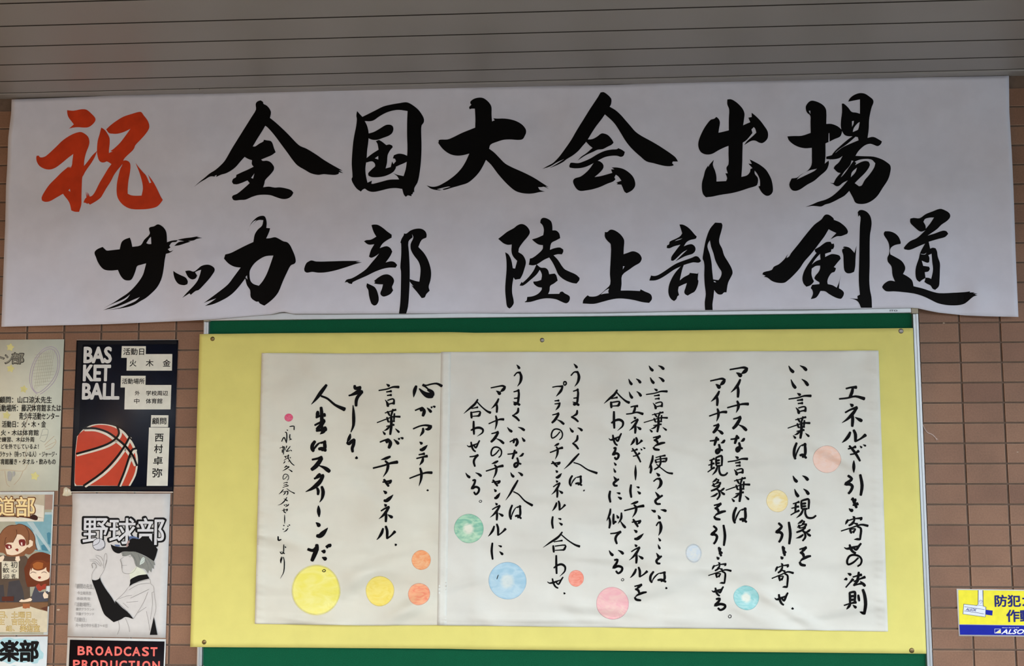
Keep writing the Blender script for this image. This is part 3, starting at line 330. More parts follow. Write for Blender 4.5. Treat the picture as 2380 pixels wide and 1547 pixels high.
# stroke skeletons of the handwritten characters; d drop, t tapering tail, h rising bar, e even, b thin ends
KANA = {
'い':"d 415,125 440,175 468,205;d 540,122 580,145 612,180",
'エ':"h 1025,372 1080,358 1140,356;e 1100,370 1090,420 1065,475;h 950,490 1040,480 1130,460 1230,488",
'ネ':"d 1070,525 1100,550;h 1015,625 1080,590 1150,570;t 1150,570 1100,640 1040,700 975,745;e 1095,640 1100,710 1095,785;d 1130,680 1165,700 1205,722",
'ル':"t 1070,830 1050,880 1010,930 975,960;e 1110,805 1130,860 1130,945;h 1130,945 1190,910 1245,865",
'ギ':"h 1045,1005 1090,995 1130,980;h 1070,1070 1120,1060 1165,1030;e 1060,970 1110,1030 1150,1090 1180,1145;d.7 1180,970 1200,990;d.7 1215,955 1245,970",
'ー':"b 1110,1125 1112,1200 1115,1275",
'引':"e 1045,1290 1085,1325 1050,1360 1015,1385 1060,1385 1092,1410 1075,1460 1050,1490;e 1180,1280 1200,1400 1185,1510",
'き':"h 1085,90 1110,97 1140,98;e 1100,75 1125,130 1150,185;h 1105,157 1135,152 1165,140;d 1055,195 1075,212 1100,220",
'寄':"d 1100,262 1120,280;t 1050,300 1030,335 1020,355;h 1050,310 1120,290 1200,283;t 1200,285 1180,310;e 1120,300 1100,340 1060,365;h 1090,330 1150,350;h 975,425 1100,385 1190,355 1265,368;e 1070,405 1085,450;h 1080,405 1130,402 1105,440;e 1150,375 1190,400 1185,480 1180,520;t 1180,520 1150,515 1115,520",
'せ':"b.9 265,1130 290,1150 350,1130 395,1105;e.8 420,1070 400,1110 375,1165 350,1135;e.85 315,1090 325,1150 345,1195 370,1215",
'の':"e.7 320,890 270,945 218,970 207,925 230,870 275,852 330,870 355,915 345,965 315,992",
'法':"d 1040,862 1075,880;d 1000,935 1030,925;h 1020,1020 1050,985 1100,930;h 1100,905 1150,890 1195,880;e 1165,850 1160,900 1145,945;h 1110,955 1170,930 1235,905;e 1160,940 1110,1000;h 1110,1000 1160,985 1200,975;d 1180,950 1210,975 1235,1005",
'則':"e 1060,1070 1065,1120 1065,1185;e 1060,1070 1110,1060 1120,1080 1115,1180;e 1070,1110 1110,1105;e 1070,1150 1110,1145;h 1000,1210 1060,1190 1130,1175;t 1070,1195 1050,1225 1025,1255;d 1095,1205 1130,1235;e 1155,1095 1165,1160;e1.3 1205,1035 1225,1100 1235,1200 1220,1305;t 1220,1305 1195,1290 1170,1280",
'言':"d 510,420 545,440;h 415,485 520,470 590,450 665,450;h 510,500 570,492;h 520,535 570,530;d 495,580 520,610 530,645;h 525,585 580,570 605,580 600,620;h 535,625 575,615 605,615",
'葉':"h 495,705 550,690 610,675;e 520,690 545,730;e 580,670 560,730;h 410,795 500,765 580,740 655,740;e 515,745 530,790;e 595,710 590,770;h 530,790 560,785 595,780;h 510,830 560,820 590,815;e1.4 560,730 562,820 550,905;t 545,830 510,860 480,870;d 470,875 495,905;d 605,850 645,885",
'は':"e 505,945 480,1010 475,1080 490,1125;b.6 490,1125 505,1060 540,990 575,960;h 565,975 590,965 612,960;e 600,950 607,1010 605,1070 575,1105;e 545,1085 580,1080 618,1115",
'現':"h 465,135 500,125 530,115;h 450,185 490,175 525,165;e 495,125 490,220;h 440,258 480,235 530,210;e 555,105 560,190;e 555,105 600,90 638,92 635,190;e 565,135 605,130;e 565,165 605,160;e 565,195 620,190;t 575,200 550,250 500,292;e 600,190 600,245 625,287 680,290 715,265",
'象':"t 565,305 550,325 510,350;h 545,320 590,320 570,350;h 510,385 560,360 612,350 590,385;e 525,360 535,395;h 540,395 600,380;e 600,390 555,420 500,440;e 555,415 590,440 600,490 570,532;t 575,465 540,490 490,505;t 655,410 630,430 600,440;d 600,430 630,460 658,478",
'を':"h 530,615 565,605 610,595;t 605,600 570,630 545,660;e 540,650 570,665 583,700;t 665,690 620,700 560,730 530,765;e 532,760 550,788 600,797",
'マ':"h 540,130 620,115 700,103 738,122;t1.3 738,125 710,155 670,185;d1.3 615,170 640,185 668,212",
'イ':"t 665,235 640,290 600,340 545,390;e 630,310 640,370 635,445",
'ナ':"h 510,550 600,525 690,505 755,505;t 625,468 640,510 635,560 612,612",
'ス':"h 580,670 620,660 665,648;e1.2 665,655 640,700 610,745 575,780;d 640,735 690,760 735,800",
'な':"h 545,890 590,885 640,870;e 620,845 610,890 595,940;t 710,880 690,905 665,915;e 645,930 655,970 650,1010 625,1032 615,1005 640,985 685,998",
'て':"h 225,510 280,505 345,490;e 340,495 300,530 283,575 300,630",
'る':"e 270,800 305,795 290,840 255,888 310,868 357,885 350,925 312,950 288,925",
'。':"e 352,1012 363,1003 375,1012 370,1027 356,1028 350,1018 354,1010",
'に':"e 225,45 215,110 228,180;d.8 300,65 340,75;d 315,115 355,140",
'似':"t 230,240 220,300 185,380;e 215,340 225,400 215,460;e 265,300 262,370 265,415;h 262,415 290,385;d 300,310 320,345;t 355,285 352,350 315,410;d 340,375 370,420 400,455",
'使':"t1.2 680,1135 670,1200 630,1290;e1.3 655,1250 660,1300 650,1345;h 715,1160 770,1145 830,1135;e 710,1190 722,1225;h 705,1190 770,1175 852,1170;t 850,1175 830,1220;h 715,1215 760,1210 820,1205;e 770,1140 775,1220 750,1270 700,1302;h 725,1240 800,1300 860,1340 920,1350",
'合':"t 275,375 240,430 170,490 115,540;h 265,400 320,460 380,510 420,528;h.8 205,480 275,465;e 200,520 205,590;h 215,525 300,515 292,560;h.8 215,570 290,565",
'わ':"e 230,625 230,720 235,830;h 195,765 240,738;t 200,765 240,738 300,725 347,752 345,800 310,835 275,862",
'と':"d 225,1375 245,1400 262,1425;e 295,1410 255,1435 226,1462 240,1490 275,1492",
'こ':"d.8 230,1215 245,1230 262,1250;d.8 225,1290 240,1320 255,1340",
'う':"d 725,1335 745,1350 765,1370;h 690,1440 730,1410 775,1410;t1.2 772,1408 790,1450 775,1500 735,1540",
'チ':"t 535,160 500,175 450,190;h1.1 380,265 480,240 540,220 600,210;t 490,200 515,230 505,290 470,345",
'ャ':"h 455,390 510,380 562,375;t 560,375 540,400 520,410;e 470,355 500,400 528,445",
'ン':"d 478,468 500,482 512,495;t1.3 488,572 520,572 560,545 600,510",
'く':"t1 528,630 522,675 488,700 455,715;e 455,715 500,740 540,778",
'ま':"h 475,410 510,400 540,388;h 480,495 520,490 540,482;e 530,385 540,430 535,490 525,550 490,577 480,560;d 465,540 510,555 550,580",
'人':"t1 545,1150 480,1220 420,1285 360,1340;h 480,1258 560,1285 650,1345 765,1388",
'プ':"h 220,360 280,350 352,350;t1.1 350,355 325,410 265,477;e.7 362,318 370,292 392,295 397,318 380,335 362,325",
'ラ':"h 250,520 305,515;h 250,560 322,553;t 320,555 300,600 260,645",
'、':"d 595,140 605,148 615,160",
'か':"h 685,1085 730,1060 780,1045;e1.2 780,1045 788,1095 765,1145;e 745,1040 735,1100;d 850,1020 865,1045 885,1075",
'が':"h 615,435 670,410 720,400;e1.3 720,400 748,450 728,520;e 690,400 705,445;d 790,395 820,425 850,460;d.8 845,378 862,392;d.8 875,368 908,382",
'心':"t1.3 648,95 625,170 612,265;d1.9 690,135 740,190 800,232 870,240;e1.3 880,235 870,190 810,150;h 830,160 780,110 742,78;h 742,75 790,85 850,68 930,58 1000,95",
'ア':"h 590,690 680,650 770,635 850,655;t1.3 850,660 800,695 760,692;t 730,680 730,735 685,805",
'テ':"h 670,1050 755,1035;h 635,1105 720,1085 800,1070;t 735,1095 725,1145 680,1205",
'そ':"e 1015,75 1022,112 1060,110 1098,95;t 1095,100 1070,150 1000,190 940,208;h 935,215 1020,195 1120,160;e 1120,165 1060,230 1037,290 1035,360",
'し':"b 993,325 1002,450 1000,600 960,700",
'〆':"b 960,690 945,750 915,810;e 915,815 940,835 975,800 1015,772;e 1015,775 1005,840 985,900 992,950",
'生':"e 590,355 600,450 600,640;t 540,410 535,460 510,500;h 515,495 580,470 648,458;h 495,600 560,570 640,538;e 640,540 600,590 525,655;h1.3 520,675 590,665 660,648;t 655,650 620,690 575,725",
'ク':"t 580,1205 550,1245 500,1278;h 500,1275 570,1245 628,1235;t1.15 625,1240 570,1330 480,1410 375,1465",
'リ':"e 535,1395 550,1440 545,1490;t1.2 600,1375 620,1450 605,1540 570,1600",
'だ':"h1.4 430,695 490,712 548,685;e1.2 545,635 545,690 510,780 482,850;d 605,720 650,728;d 615,805 665,830;d 660,655 690,660;d 690,630 725,648",
'「':"e 315,155 360,148 395,148;e 396,148 394,215",
'永':"d 268,205 285,218;e 240,250 265,260 270,350 262,435;e 180,410 205,355 228,345 262,430;e 325,285 320,340 332,375;h 312,385 350,370",
'松':"h 145,520 180,510 225,500;e 195,485 210,550 212,630;e 190,550 190,600;e 225,500 240,560;t 270,480 255,530;e 330,490 300,530 262,580 320,565;d 330,550 355,570",
'茂':"h 225,670 260,665 305,650;e 240,660 255,690;e 300,635 290,680;h 220,735 260,705 300,690;t 240,750 225,770 208,792;e 285,685 320,740 360,790 400,820;d 320,680 335,690;h 295,755 325,735",
'久':"t 265,820 240,850 220,860;h 225,855 265,840 310,845;t 310,845 250,885 190,920;d 295,885 330,905 362,930",
'三':"h 215,1125 250,1115 285,1112;h 215,1160 275,1145;h 200,1195 250,1180 298,1165",
'分':"t 210,1230 175,1275 130,1315;h 270,1215 330,1260 405,1298;h 205,1275 250,1265 292,1265;t 290,1265 285,1310 262,1332;t 245,1270 235,1300 205,1330",
'メ':"t 275,1360 240,1420 180,1480 115,1505;d 220,1385 250,1400 285,1425",
'ッ':"d 150,165 163,178;d 175,160 185,172;t 215,160 200,180 165,198",
'セ':"h 130,240 165,230 202,222;t 202,222 195,238 178,248;e 155,215 155,255 178,270",
'ジ':"d 145,410 158,420;d 138,455 150,462;t 205,450 180,478 148,495;d 195,420 208,428;d 212,408 228,412",
'」':"e1.4 85,545 88,590 122,582",
'よ':"e 153,640 152,700 150,738;d 165,660 178,675;e 150,740 125,745 108,725;h 125,722 162,745",
'り':"e 125,790 110,830 115,865;b.7 115,865 130,810 150,790;t 150,795 162,850 155,970 105,1055",
}
# columns of the poem: (origin x, y, scale, pen width, text with boxes)
POEM = [
(1740,820,4.55,5.4,"エ948,350,1235,497 ネ975,525,1208,787 ル975,803,1248,960 ギ1042,958,1248,1150 ー1100,1125,1125,1275 引1012,1275,1212,1515"
 " き1050,1521,1165,1678 寄970,1716,1270,1981 せ1000,2001,1200,2126 の1030,2121,1207,2266 法1000,2306,1240,2486 則1000,2491,1247,2768"),
(1740,820,4.55,4.9,"い413,122,622,213 い437,265,638,380 言415,415,668,648 葉407,665,655,908 は470,940,620,1130 い458,1285,638,1372 い475,1425,645,1527"
 " 現437,1541,720,1753 象490,1756,662,1993 を528,2046,667,2256"),
(1740,1140,4.55,4.9,"引283,322,452,572 き330,578,400,725 寄238,757,480,1028 せ265,1068,425,1217 、455,1232,475,1250"),
(1580,830,4.688,4.8,"マ535,100,745,215 イ545,230,670,445 ナ508,465,757,615 ス570,640,737,805 な545,840,715,1035 言515,1070,747,1290 葉495,1300,770,1578 は575,1625,737,1815"),
(1580,830,4.688,4.6,"マ323,222,500,342 イ328,358,440,535 ナ312,550,520,710 ス355,722,478,843 な318,858,500,1055 現297,1070,528,1292 象325,1310,495,1556"
 " を364,1585,509,1776 引334,1818,503,2059 き393,2059,468,2203 寄305,2224,566,2468 せ338,2488,484,2607 る371,2618,503,2762 。526,2801,564,2839"),
(1380,830,4.99,4.3,"い630,85,822,165 い645,220,822,310 言600,355,860,605 葉575,625,862,872 を680,905,835,1083 使630,1130,922,1355 う685,1330,792,1540"
 " と703,1550,807,1710 い658,1756,849,1798 う716,1819,791,2077 こ735,2082,783,2229 と716,2258,796,2400 は645,2474,846,2620 、828,2662,852,2681"),
(1380,830,4.99,4.2,"い395,238,552,325 い400,385,558,482 エ368,555,580,668 ネ400,680,555,890 ル415,920,568,1030 ギ428,1035,603,1222 ー475,1240,495,1435"
 " に415,1468,549,1633 チ346,1662,589,1866 ャ434,1869,554,1973 ン456,1990,589,2114 ネ400,2159,580,2396 ル410,2423,629,2567 を464,2627,621,2827"),
(1380,830,4.99,4.3,"合108,368,422,595 わ193,618,348,862 せ165,872,330,1030 る213,1040,298,1192 こ220,1208,268,1342 と220,1370,300,1498"
 " に170,1540,330,1689 似140,1747,376,1989 て184,2013,323,2171 い168,2226,352,2306 る216,2335,339,2514 。317,2561,352,2593"),
(1240,830,5.157,3.9,"う440,68,555,360 ま458,372,553,583 く445,625,545,780 い425,832,592,903 く460,925,547,1108 人355,1145,770,1397 は425,1408,588,1550 、590,1582,615,1606"),
(1240,830,5.157,3.8,"プ218,283,402,480 ラ245,508,327,645 ス213,662,373,810 の205,848,357,997 チ190,1022,357,1232 ャ203,1240,327,1320 ン255,1345,348,1447"
 " ネ205,1464,357,1686 ル213,1712,387,1851 に213,1899,352,2057 合105,2084,562,2344 わ232,2364,387,2634 せ157,2624,363,2774 、353,2809,382,2841"),
(1060,830,5.525,4.0,"う735,85,848,385 ま720,408,828,622 く715,640,822,825 い648,885,888,965 か680,1018,890,1148 な652,1180,875,1420 い689,1464,861,1545"
 " 人626,1568,990,1911 は680,1887,846,2089"),
(1060,830,5.525,4.0,"マ437,355,640,482 イ440,520,557,717 ナ410,740,622,940 ス440,948,622,1115 の440,1140,595,1295 チ375,1320,613,1569"
 " ャ449,1564,575,1661 ン478,1681,577,1815 ネ426,1859,612,2099 ル400,2130,646,2310 に446,2373,609,2602"),
(1060,830,5.525,4.0,"合87,530,453,790 わ180,810,353,1025 せ130,1058,312,1220 て165,1245,293,1410 い112,1470,333,1553 る190,1564,304,1770 。293,1830,333,1863"),
(860,880,5.95,4.5,"心590,52,1005,268 が613,363,912,525 ア585,628,860,808 ン672,858,808,992 テ632,1022,803,1208 ナ535,1220,868,1495 、787,1527,807,1545"),
(860,880,5.95,4.7,"言110,60,410,392 葉88,410,425,778 が125,797,470,968 チ30,1060,392,1370 ャ163,1378,307,1497 ン171,1533,334,1696 ネ108,1718,320,1988 ル78,2024,358,2239 、332,2269,372,2311"),
(640,880,5.527,5.6,"そ930,72,1130,362 し955,325,1020,700 〆907,690,1030,952 、1030,995,1055,1022"),
(640,880,5.527,6.2,"人445,62,905,408 生490,350,663,728 は455,785,665,945 ス450,995,712,1205 ク372,1203,632,1467 リ524,1370,627,1598 ー537,1612,579,1789 ン505,1828,690,2032 だ403,2110,725,2350 。601,2444,647,2479"),
(630,970,7.367,2.2,"「312,140,402,218 永175,200,355,440 松143,475,358,635 茂203,628,403,825 久185,813,368,933 の197,960,308,1080 三193,1103,300,1202 分125,1208,408,1337 メ105,1357,287,1507"
 " ッ211,1474,310,1535 セ183,1552,290,1638 ー226,1652,239,1824 ジ190,1828,329,1967 」114,2028,179,2105 よ147,2167,260,2334 り150,2377,233,2762"),
]
DABS = [  # watercolour discs: centre, radii, colour, name
(1922,1067,33,33,'salmon'),(1806.6,1163.7,26,26,'pale_yellow'),(1734.3,1389,29.7,29.5,'teal'),(1612,1285,20,23,'pale_blue'),
(1423.3,1401.3,38,39,'pink'),(1339,1343.3,18,19.5,'coral'),(1090,1227.5,35,34,'green'),(1179,1349,44,44.5,'blue'),
(979,1301,23,23,'orange'),(974,1380,26,26,'orange_pink'),(883.5,1373.5,34.5,35.5,'yellow'),(734,1371,59,59.5,'big_yellow'),(671,970,10,9.6,'crimson')]
# ------------------------------------------------------------------ the setting
Z0 = 1.312; ZS = 2.3467          # height of tile row 0, underside of the ceiling
X0, X1 = -3.0, 11.0
grout = mat('#69574a', .9, .10, 90, .4)
wall = link('wall_back', box('wall_back', (X0, .0045, 0), (X1, .18, ZS+.12)), grout, None, kind='structure')
floor = link('floor', box('floor', (-60, -90, -.1), (60, .18, 0)), mat('#504f4d', .8, .08, 3, .3), None, kind='structure')
far = link('unseen_wall_front', box('unseen_wall_front', (-40, -32, 0), (45, -30, 4.2)), mat('#6d6a62', .8, .1, 1), None, kind='structure')  # unseen wall added opposite to block the low sky light
sky_block = link('unseen_wall_left', box('unseen_wall_left', (X0-.3, -9, 0), (X0, .18, 6.5)), mat('#6b4a38', .7, .1, 8), None, kind='structure')  # unseen wall added to block sky light from the left
# tiles: 100 x 50 mm module, stack bond, chamfered lips
def tile_mesh():
    w, h, e = .0947/2, .0455/2, .0011; vs = []; fs = []
    for (dx, y) in ((0, .0046), (0, .0008), (e, 0)):
        for sx, sz in ((-1, -1), (1, -1), (1, 1), (-1, 1)): vs.append((sx*(w-dx), y, sz*(h-dx)))
    for r in (0, 4):
        for i in range(4): j = (i+1) % 4; fs.append((r+i, r+j, r+4+j, r+4+i))
    fs.append((8, 9, 10, 11)); return vs, fs
tv, tf = tile_mesh(); tm = mesh('tile', tv, tf)
tmat = tile_mat('glazed_brown_tile', '#7d5a46', '#8c6850', '#84614b'); tm.materials.append(tmat); lip = tile_mat('tile_lip_highlight', '#9c7b65', '#ad8c75', '#a5846d'); tm.materials.append(lip)  # second material: edge highlight painted into a paler lip colour
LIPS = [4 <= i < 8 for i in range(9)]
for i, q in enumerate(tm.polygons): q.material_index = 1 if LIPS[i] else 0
BANNER_PX = [(27,231),(2344,176),(2367,736),(2300,735),(2180,726),(2128,715),(1140,727),(660,727),(480,743),(3,759)]
BOARD_PX = [(473,735),(2134,712),(2170,1600),(444,1600)]
COVER = [BANNER_PX, BOARD_PX, [(-90,789),(149,789),(135,1140),(-104,1140)], [(178,790),(414,790),(402,1141),(163,1141)],
         [(-100,1142),(126,1142),(111,1475),(-110,1475)], [(168,1146),(396,1146),(385,1482),(157,1479)], [(157,1481),(386,1485),(370,1900),(140,1900)], [(-100,1478),(111,1478),(98,1900),(-110,1900)],
         [(2223,1368),(2700,1373),(2700,1482),(2228,1477)]]
def inside(p, poly):
    r = False; n = len(poly)
    for i in range(n):
        (x1, y1), (x2, y2) = poly[i], poly[(i+1) % n]
        if (y1 > p[1]) != (y2 > p[1]) and p[0] < (x2-x1)*(p[1]-y1)/(y2-y1)+x1: r = not r
    return r
rest = []; count = 0
for k in range(-21, 26):
    for u in range(-40, 60):
        cx, cz = (u+.5)*.1, Z0-(k+.5)*.05
        if cz < .02 or cz > ZS-.02: continue
        cs = [PX((cx+a*.045, 0, cz+b*.02)) for a, b in ((0, 0), (-1, -1), (1, -1), (1, 1), (-1, 1))]
        seen = any(-5 < x < 2385 and -5 < y < 1552 and not any(inside((x, y), c) for c in COVER) for x, y in cs)
        if seen:
            o = link('tile', tm, None, wall); o.location = (cx, random.uniform(-.0004, .0004), cz)
            o.rotation_euler = (random.uniform(-.004, .004), random.uniform(-.0015, .0015), random.uniform(-.003, .003)); count += 1
        else: rest.append((cx, cz))
vs = []; fs = []
for cx, cz in rest:
    b = len(vs); vs += [(v[0]+cx, v[1], v[2]+cz) for v in tv]; fs += [tuple(b+i for i in f) for f in tf]
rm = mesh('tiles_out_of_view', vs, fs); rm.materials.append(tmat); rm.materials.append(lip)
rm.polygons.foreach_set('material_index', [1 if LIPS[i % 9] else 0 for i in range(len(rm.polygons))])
link('tiles_out_of_view', rm, None, wall, kind='stuff')
print('tiles seen', count, 'rest', len(rest))
# metal soffit: long boards with recessed joints, a narrow trim along the wall
soff = mat('#9d9994', .42, .06, 2.5, 0, .4)
ceil_ = link('ceiling', box('ceiling', (X0, -2.6, ZS+.012), (X1, .0045, ZS+.12)), mat('#0f0d0c', .9), None, kind='structure')
fascia = link('trim_1', box('trim_1', (X0, -2.64, ZS-.10), (X1, -2.6, ZS+.16)), soff, None, kind='structure')
bw = .1122; y = -.0105-.0317
edges = [-.0360]
yy = -.0360
while yy > -2.5: edges.append(yy-bw if len(edges) > 1 else -.1225); yy = edges[-1]
for i in range(len(edges)-1):
    a, b = edges[i], edges[i+1]
    link('ceiling_board', box('ceiling_board', (X0, b+.0042, ZS), (X1, a-.0018, ZS+.0115), .0010), soff, ceil_)
joint_dark = mat('#2e2925', .9)  # dark strips fill the joints, painting in the shade of open gaps
for e in edges[:-1]: link('joint_shade', box('joint_shade', (X0, e-.0016 if e < -.04 else e-.0016, ZS+.0004), (X1, e+.0040, ZS+.012)), joint_dark, ceil_)
xs = W(475, 205).x
link('edge_trim', box('edge_trim', (X0, -.0335, ZS-.002), (xs-.001, .004, ZS+.011), .001), soff, ceil_)
link('edge_trim', box('edge_trim', (xs, -.0335, ZS-.0035), (X1, .004, ZS+.0095), .001), soff, ceil_)

# ------------------------------------------------------------------ banner
paper_w = mat('#d6d6e0', .8, .03, 25, .6, .2, 3.2, .05, (1, 1, 1.6))
ink = mat('#060505', .6, .25, 25, 0, .08)
inkred = mat('#c93a12', .6, .12, 30)
def banner_d(x, y):
    over = sstep(370, 468, x)*(1-sstep(2140, 2250, x))
    d = .004+.0225*sstep(440, 715, y)*over
    d += .010*(1-over)*sstep(520, 750, y)
    d += .0028*math.sin(x/83+y/140+1.2*math.sin(y/170))*sstep(190, 330, y)+.0013*math.sin(x/37-y/61)*sstep(220, 420, y)
    d += .0040*(1+math.sin(x/210+.7+y/300)*math.sin(y/95+x/500))*sstep(205, 330, y)
    g = math.exp(-((x-2262)**2/2200+(y-690)**2/1500)); d += .014*g
    g = math.exp(-((x-2232)**2/500+(y-700)**2/900)); d -= .007*g
    d += .006*sstep(2290, 2367, x)*sstep(250, 560, y)
    d += .004*math.exp(-((x-18)**2/900+(y-350)**2/5000))
    g = math.exp(-((x-660)**2/1200+(y-726)**2/900)); d += .006*g
    return d
bn = thing('banner', 'wide white paper banner with two lines of bold black brush writing, hung under the ceiling', 'banner')
btop = [(27,231),(197,225),(262,221.5),(484,217),(706,208),(832,203),(1190,200.5),(1432,197),(1634,188.6),(1936,184),(2345,175.5)]
bbot = [(3,759),(250,753),(440,745),(486,742.5),(560,736),(632,730),(650,725.5),(662,724.5),(680,729),(1000,728),(1140,727.5),(1360,726),(1720,720.5),(2045,716.5),(2128,715),(2150,720),(2180,726),(2240,732.5),(2300,735),(2367,736)]
sheet('paper_sheet', btop, bbot, [(27,231),(26,262),(19,320),(17,380),(14,430),(12,520),(3,759)], [(2345,175.5),(2346,260),(2352,360),(2356,450),(2361,600),(2367,736)], 230, 60, banner_d, paper_w, bn)
for name, lab, ox, oy, k, m, polys in BRUSH:
    pen = Pen(banner_d, (ox, oy), k, .0006)
    for s in polys: pen.poly([parse(q) for q in s.split('|')], True, 14)
    pen.obj(name, inkred if m == 'red' else ink, bn, lab)

# ------------------------------------------------------------------ notice board: green felt, aluminium frame
alu = metal('#b4b7b8', .45); felt = mat('#115538', .95, .18, 500, .5, .1, 1500)
nb = thing('notice_board', 'long green felt notice board in an aluminium frame on the tiled wall', 'notice board')
bx0, bx1 = W(473, 743, .022).x, W(2134, 717, .022).x
bzt = (W(700, 729.5, .022).z+W(2000, 716.5, .022).z)/2; bzb = bzt-.90; bzi = bzt; bzt += .0065
def rail(name, a, b): return link(name, box(name, a, b, .002), alu, nb)
FW = .0135
link('felt_panel', box('felt_panel', (bx0+.004, -.012, bzb+.004), (bx1-.004, -.001, bzt-.004)), felt, nb)
rail('frame_rail', (bx0+.016, -.022, bzi-FW), (bx1-.0165, 0, bzt))
rail('frame_rail', (bx0+.016, -.022, bzb), (bx1-.0165, 0, bzb+FW))
for xa, s in ((bx0, 1), (bx1, -1)):
    rail('frame_rail', (min(xa, xa+s*FW), -.022, bzb+.0155), (max(xa, xa+s*FW), 0, bzi-.0155))
    rail('frame_lip', (min(xa+s*.001, xa+s*.007), -.0235, bzb+.0155), (max(xa+s*.001, xa+s*.007), -.021, bzi-.0155))
cap = mat('#a39a86', .5)
for xa in (bx0, bx1-.0165):
    for za in (bzi-.0152, bzb): link('corner_cap', box('corner_cap', (xa, -.0232, za), (xa+.0165, 0, za+(.0217 if za > bzb else .0152)), .0015), cap, nb)
p = Pen(lambda x, y: .0223, (2040, 690), 14.064, .0002)
text(p, 'ITO', 400, 418, 640, 468, .045); p.obj('lettering', mat('#101010'), nb)

# ------------------------------------------------------------------ yellow backing sheet, tacks
yel = mat('#ddd378', .8, .03, 20, .12, .2, 900)
def yel_d(x, y):
    ty = (y-765)/750
    d = .0262+.0022*(1+math.sin(x/160+.5)*math.sin(y/120+x/400))
    d += .0035*sstep(1430, 1512, y)*(math.exp(-((x-1030)/170)**2)+.5*math.exp(-((x-1500)/160)**2))
    d += .0012*math.exp(-((x-1105)/10)**2)
    return d
yb = sheet('yellow_backing_paper', [(464,776),(640,774),(1050,771.5),(1105,773),(1230,772),(1700,766),(2122,762)], [(442,1503),(700,1504.5),(1040,1507),(1105,1508.5),(1500,1512),(2153,1518.5)],
           [(464,776),(442,1503)], [(2122,762),(2153,1518.5)], 180, 60, yel_d, yel, None, .0004,
           label='large yellow paper sheet tacked over the green notice board', category='paper sheet')
def tack(x, y, r, label, col):
    t = thing('thumbtack', label, 'thumbtack', 'thumbtacks holding the yellow sheet')
    c = W(x, y, yel_d(x, y)); bm = bmesh.new(); R = r*.00109
    prof = [(0, .0021), (.45, .0020), (.8, .0014), (1.0, .0004), (1.0, -.0003)]
    rings = []
    for q, dz in prof:
        if q == 0: rings.append([bm.verts.new((c.x, c.y-dz, c.z))])
        else: rings.append([bm.verts.new((c.x+R*q*math.cos(a*math.pi/10), c.y-dz, c.z+R*q*math.sin(a*math.pi/10))) for a in range(20)])
    for i in range(20): bm.faces.new((rings[0][0], rings[1][(i+1) % 20], rings[1][i]))
    for k in range(1, len(rings)-1):
        for i in range(20): bm.faces.new((rings[k][i], rings[k][(i+1) % 20], rings[k+1][(i+1) % 20], rings[k+1][i]))
    bmesh.ops.recalc_face_normals(bm, faces=bm.faces); me = bpy.data.meshes.new('head'); bm.to_mesh(me); bm.free()
    me.polygons.foreach_set('use_smooth', [True]*len(me.polygons)); link('head', me, col, t)
    link('pin', box('pin', (c.x-.0004, c.y+.0003, c.z-.0004), (c.x+.0004, c.y+.010, c.z+.0004)), col, t)
brass = metal('#7d6a45', .4); steel = metal('#8a847c', .45)
tack(494, 787, 5.2, 'dark brass thumbtack at the upper left corner of the yellow sheet', brass)
tack(1260, 790, 5.2, 'grey thumbtack in the middle of the yellow sheet top edge', steel)
tack(2094, 769, 5.7, 'grey thumbtack at the upper right corner of the yellow sheet', steel)
tack(474.5, 1491.5, 5.2, 'dark brass thumbtack at the lower left corner of the yellow sheet', brass)
tack(2119, 1511, 5.6, 'dull brown thumbtack at the lower right corner of the yellow sheet', brass)

# ------------------------------------------------------------------ calligraphy sheet
washi = mat('#d9d5c4', .85, .035, 14, .5, .15, 6, .05, (1, 1, 2.2))
washi2 = mat('#dad8cd', .85, .035, 14, .5, .15, 6.1, .05, (1, 1, 2.2))
FOLDS = [(940,1420,-.55,90,26,.004),(860,1330,-.45,120,34,.003),(1500,1300,.12,220,30,.003),(1250,1440,.02,200,16,.003),(1840,1420,.55,110,20,.0035),(1960,1070,.5,80,18,.003),(1760,1430,.5,140,26,.003),(1300,1150,.08,260,28,.0025),(700,1440,.1,80,14,.003),(1600,1040,.25,180,26,.0018),(1990,1300,-.1,90,22,.003),(640,1250,.2,90,26,.0025),(1450,1420,.12,160,22,.003)]
def poem_d(x, y):
    low = .25+.75*sstep(1080, 1380, y)
    d = yel_d(x, y)+.0014
    def fold(t, w): return .5+.5*math.cos(max(-1., min(1., t/w))*3.14159)
    d += .0052*low*(1+math.sin(y/17+2.0*math.sin(x/120)+x/230)*math.sin(x/190+y/160+.6))/1.0
    d += .0022*(1+math.sin(x/41+y/52+1.5*math.sin(y/90)))
    for (fx, fy, ang, ln_, w_, h_) in FOLDS:
        u = (x-fx)*math.cos(ang)+(y-fy)*math.sin(ang); v = -(x-fx)*math.sin(ang)+(y-fy)*math.cos(ang)
        if abs(v) < w_*1.5: d += 2.2*h_*fold(v, w_)*math.exp(-(u/ln_)**2)
    d += .0020*sstep(1400, 1452, y)*(1+math.sin(x/55))*(1-sstep(1000, 1100, x))
    ex = 2042+(y-814)*.0337; lx = 608-(y-820)*.0254
    for e in (abs(x-(ex-16)), abs(x-(lx+12))):
        if e < 11: d += .0016*(1-e/11)*(1+math.sin(y*6.283/18.5))
    return d
poem = thing('calligraphy_sheet', 'long cream paper with columns of black brush writing and pastel watercolour discs', 'calligraphy')
sheet('paper_sheet', [(608,820),(800,821),(1030,819.5)], [(592,1449),(700,1451),(860,1453),(1022,1452)], [(608,820),(592,1449)], [(1030,819.5),(1022,1452)], 70, 130, poem_d, washi, poem)
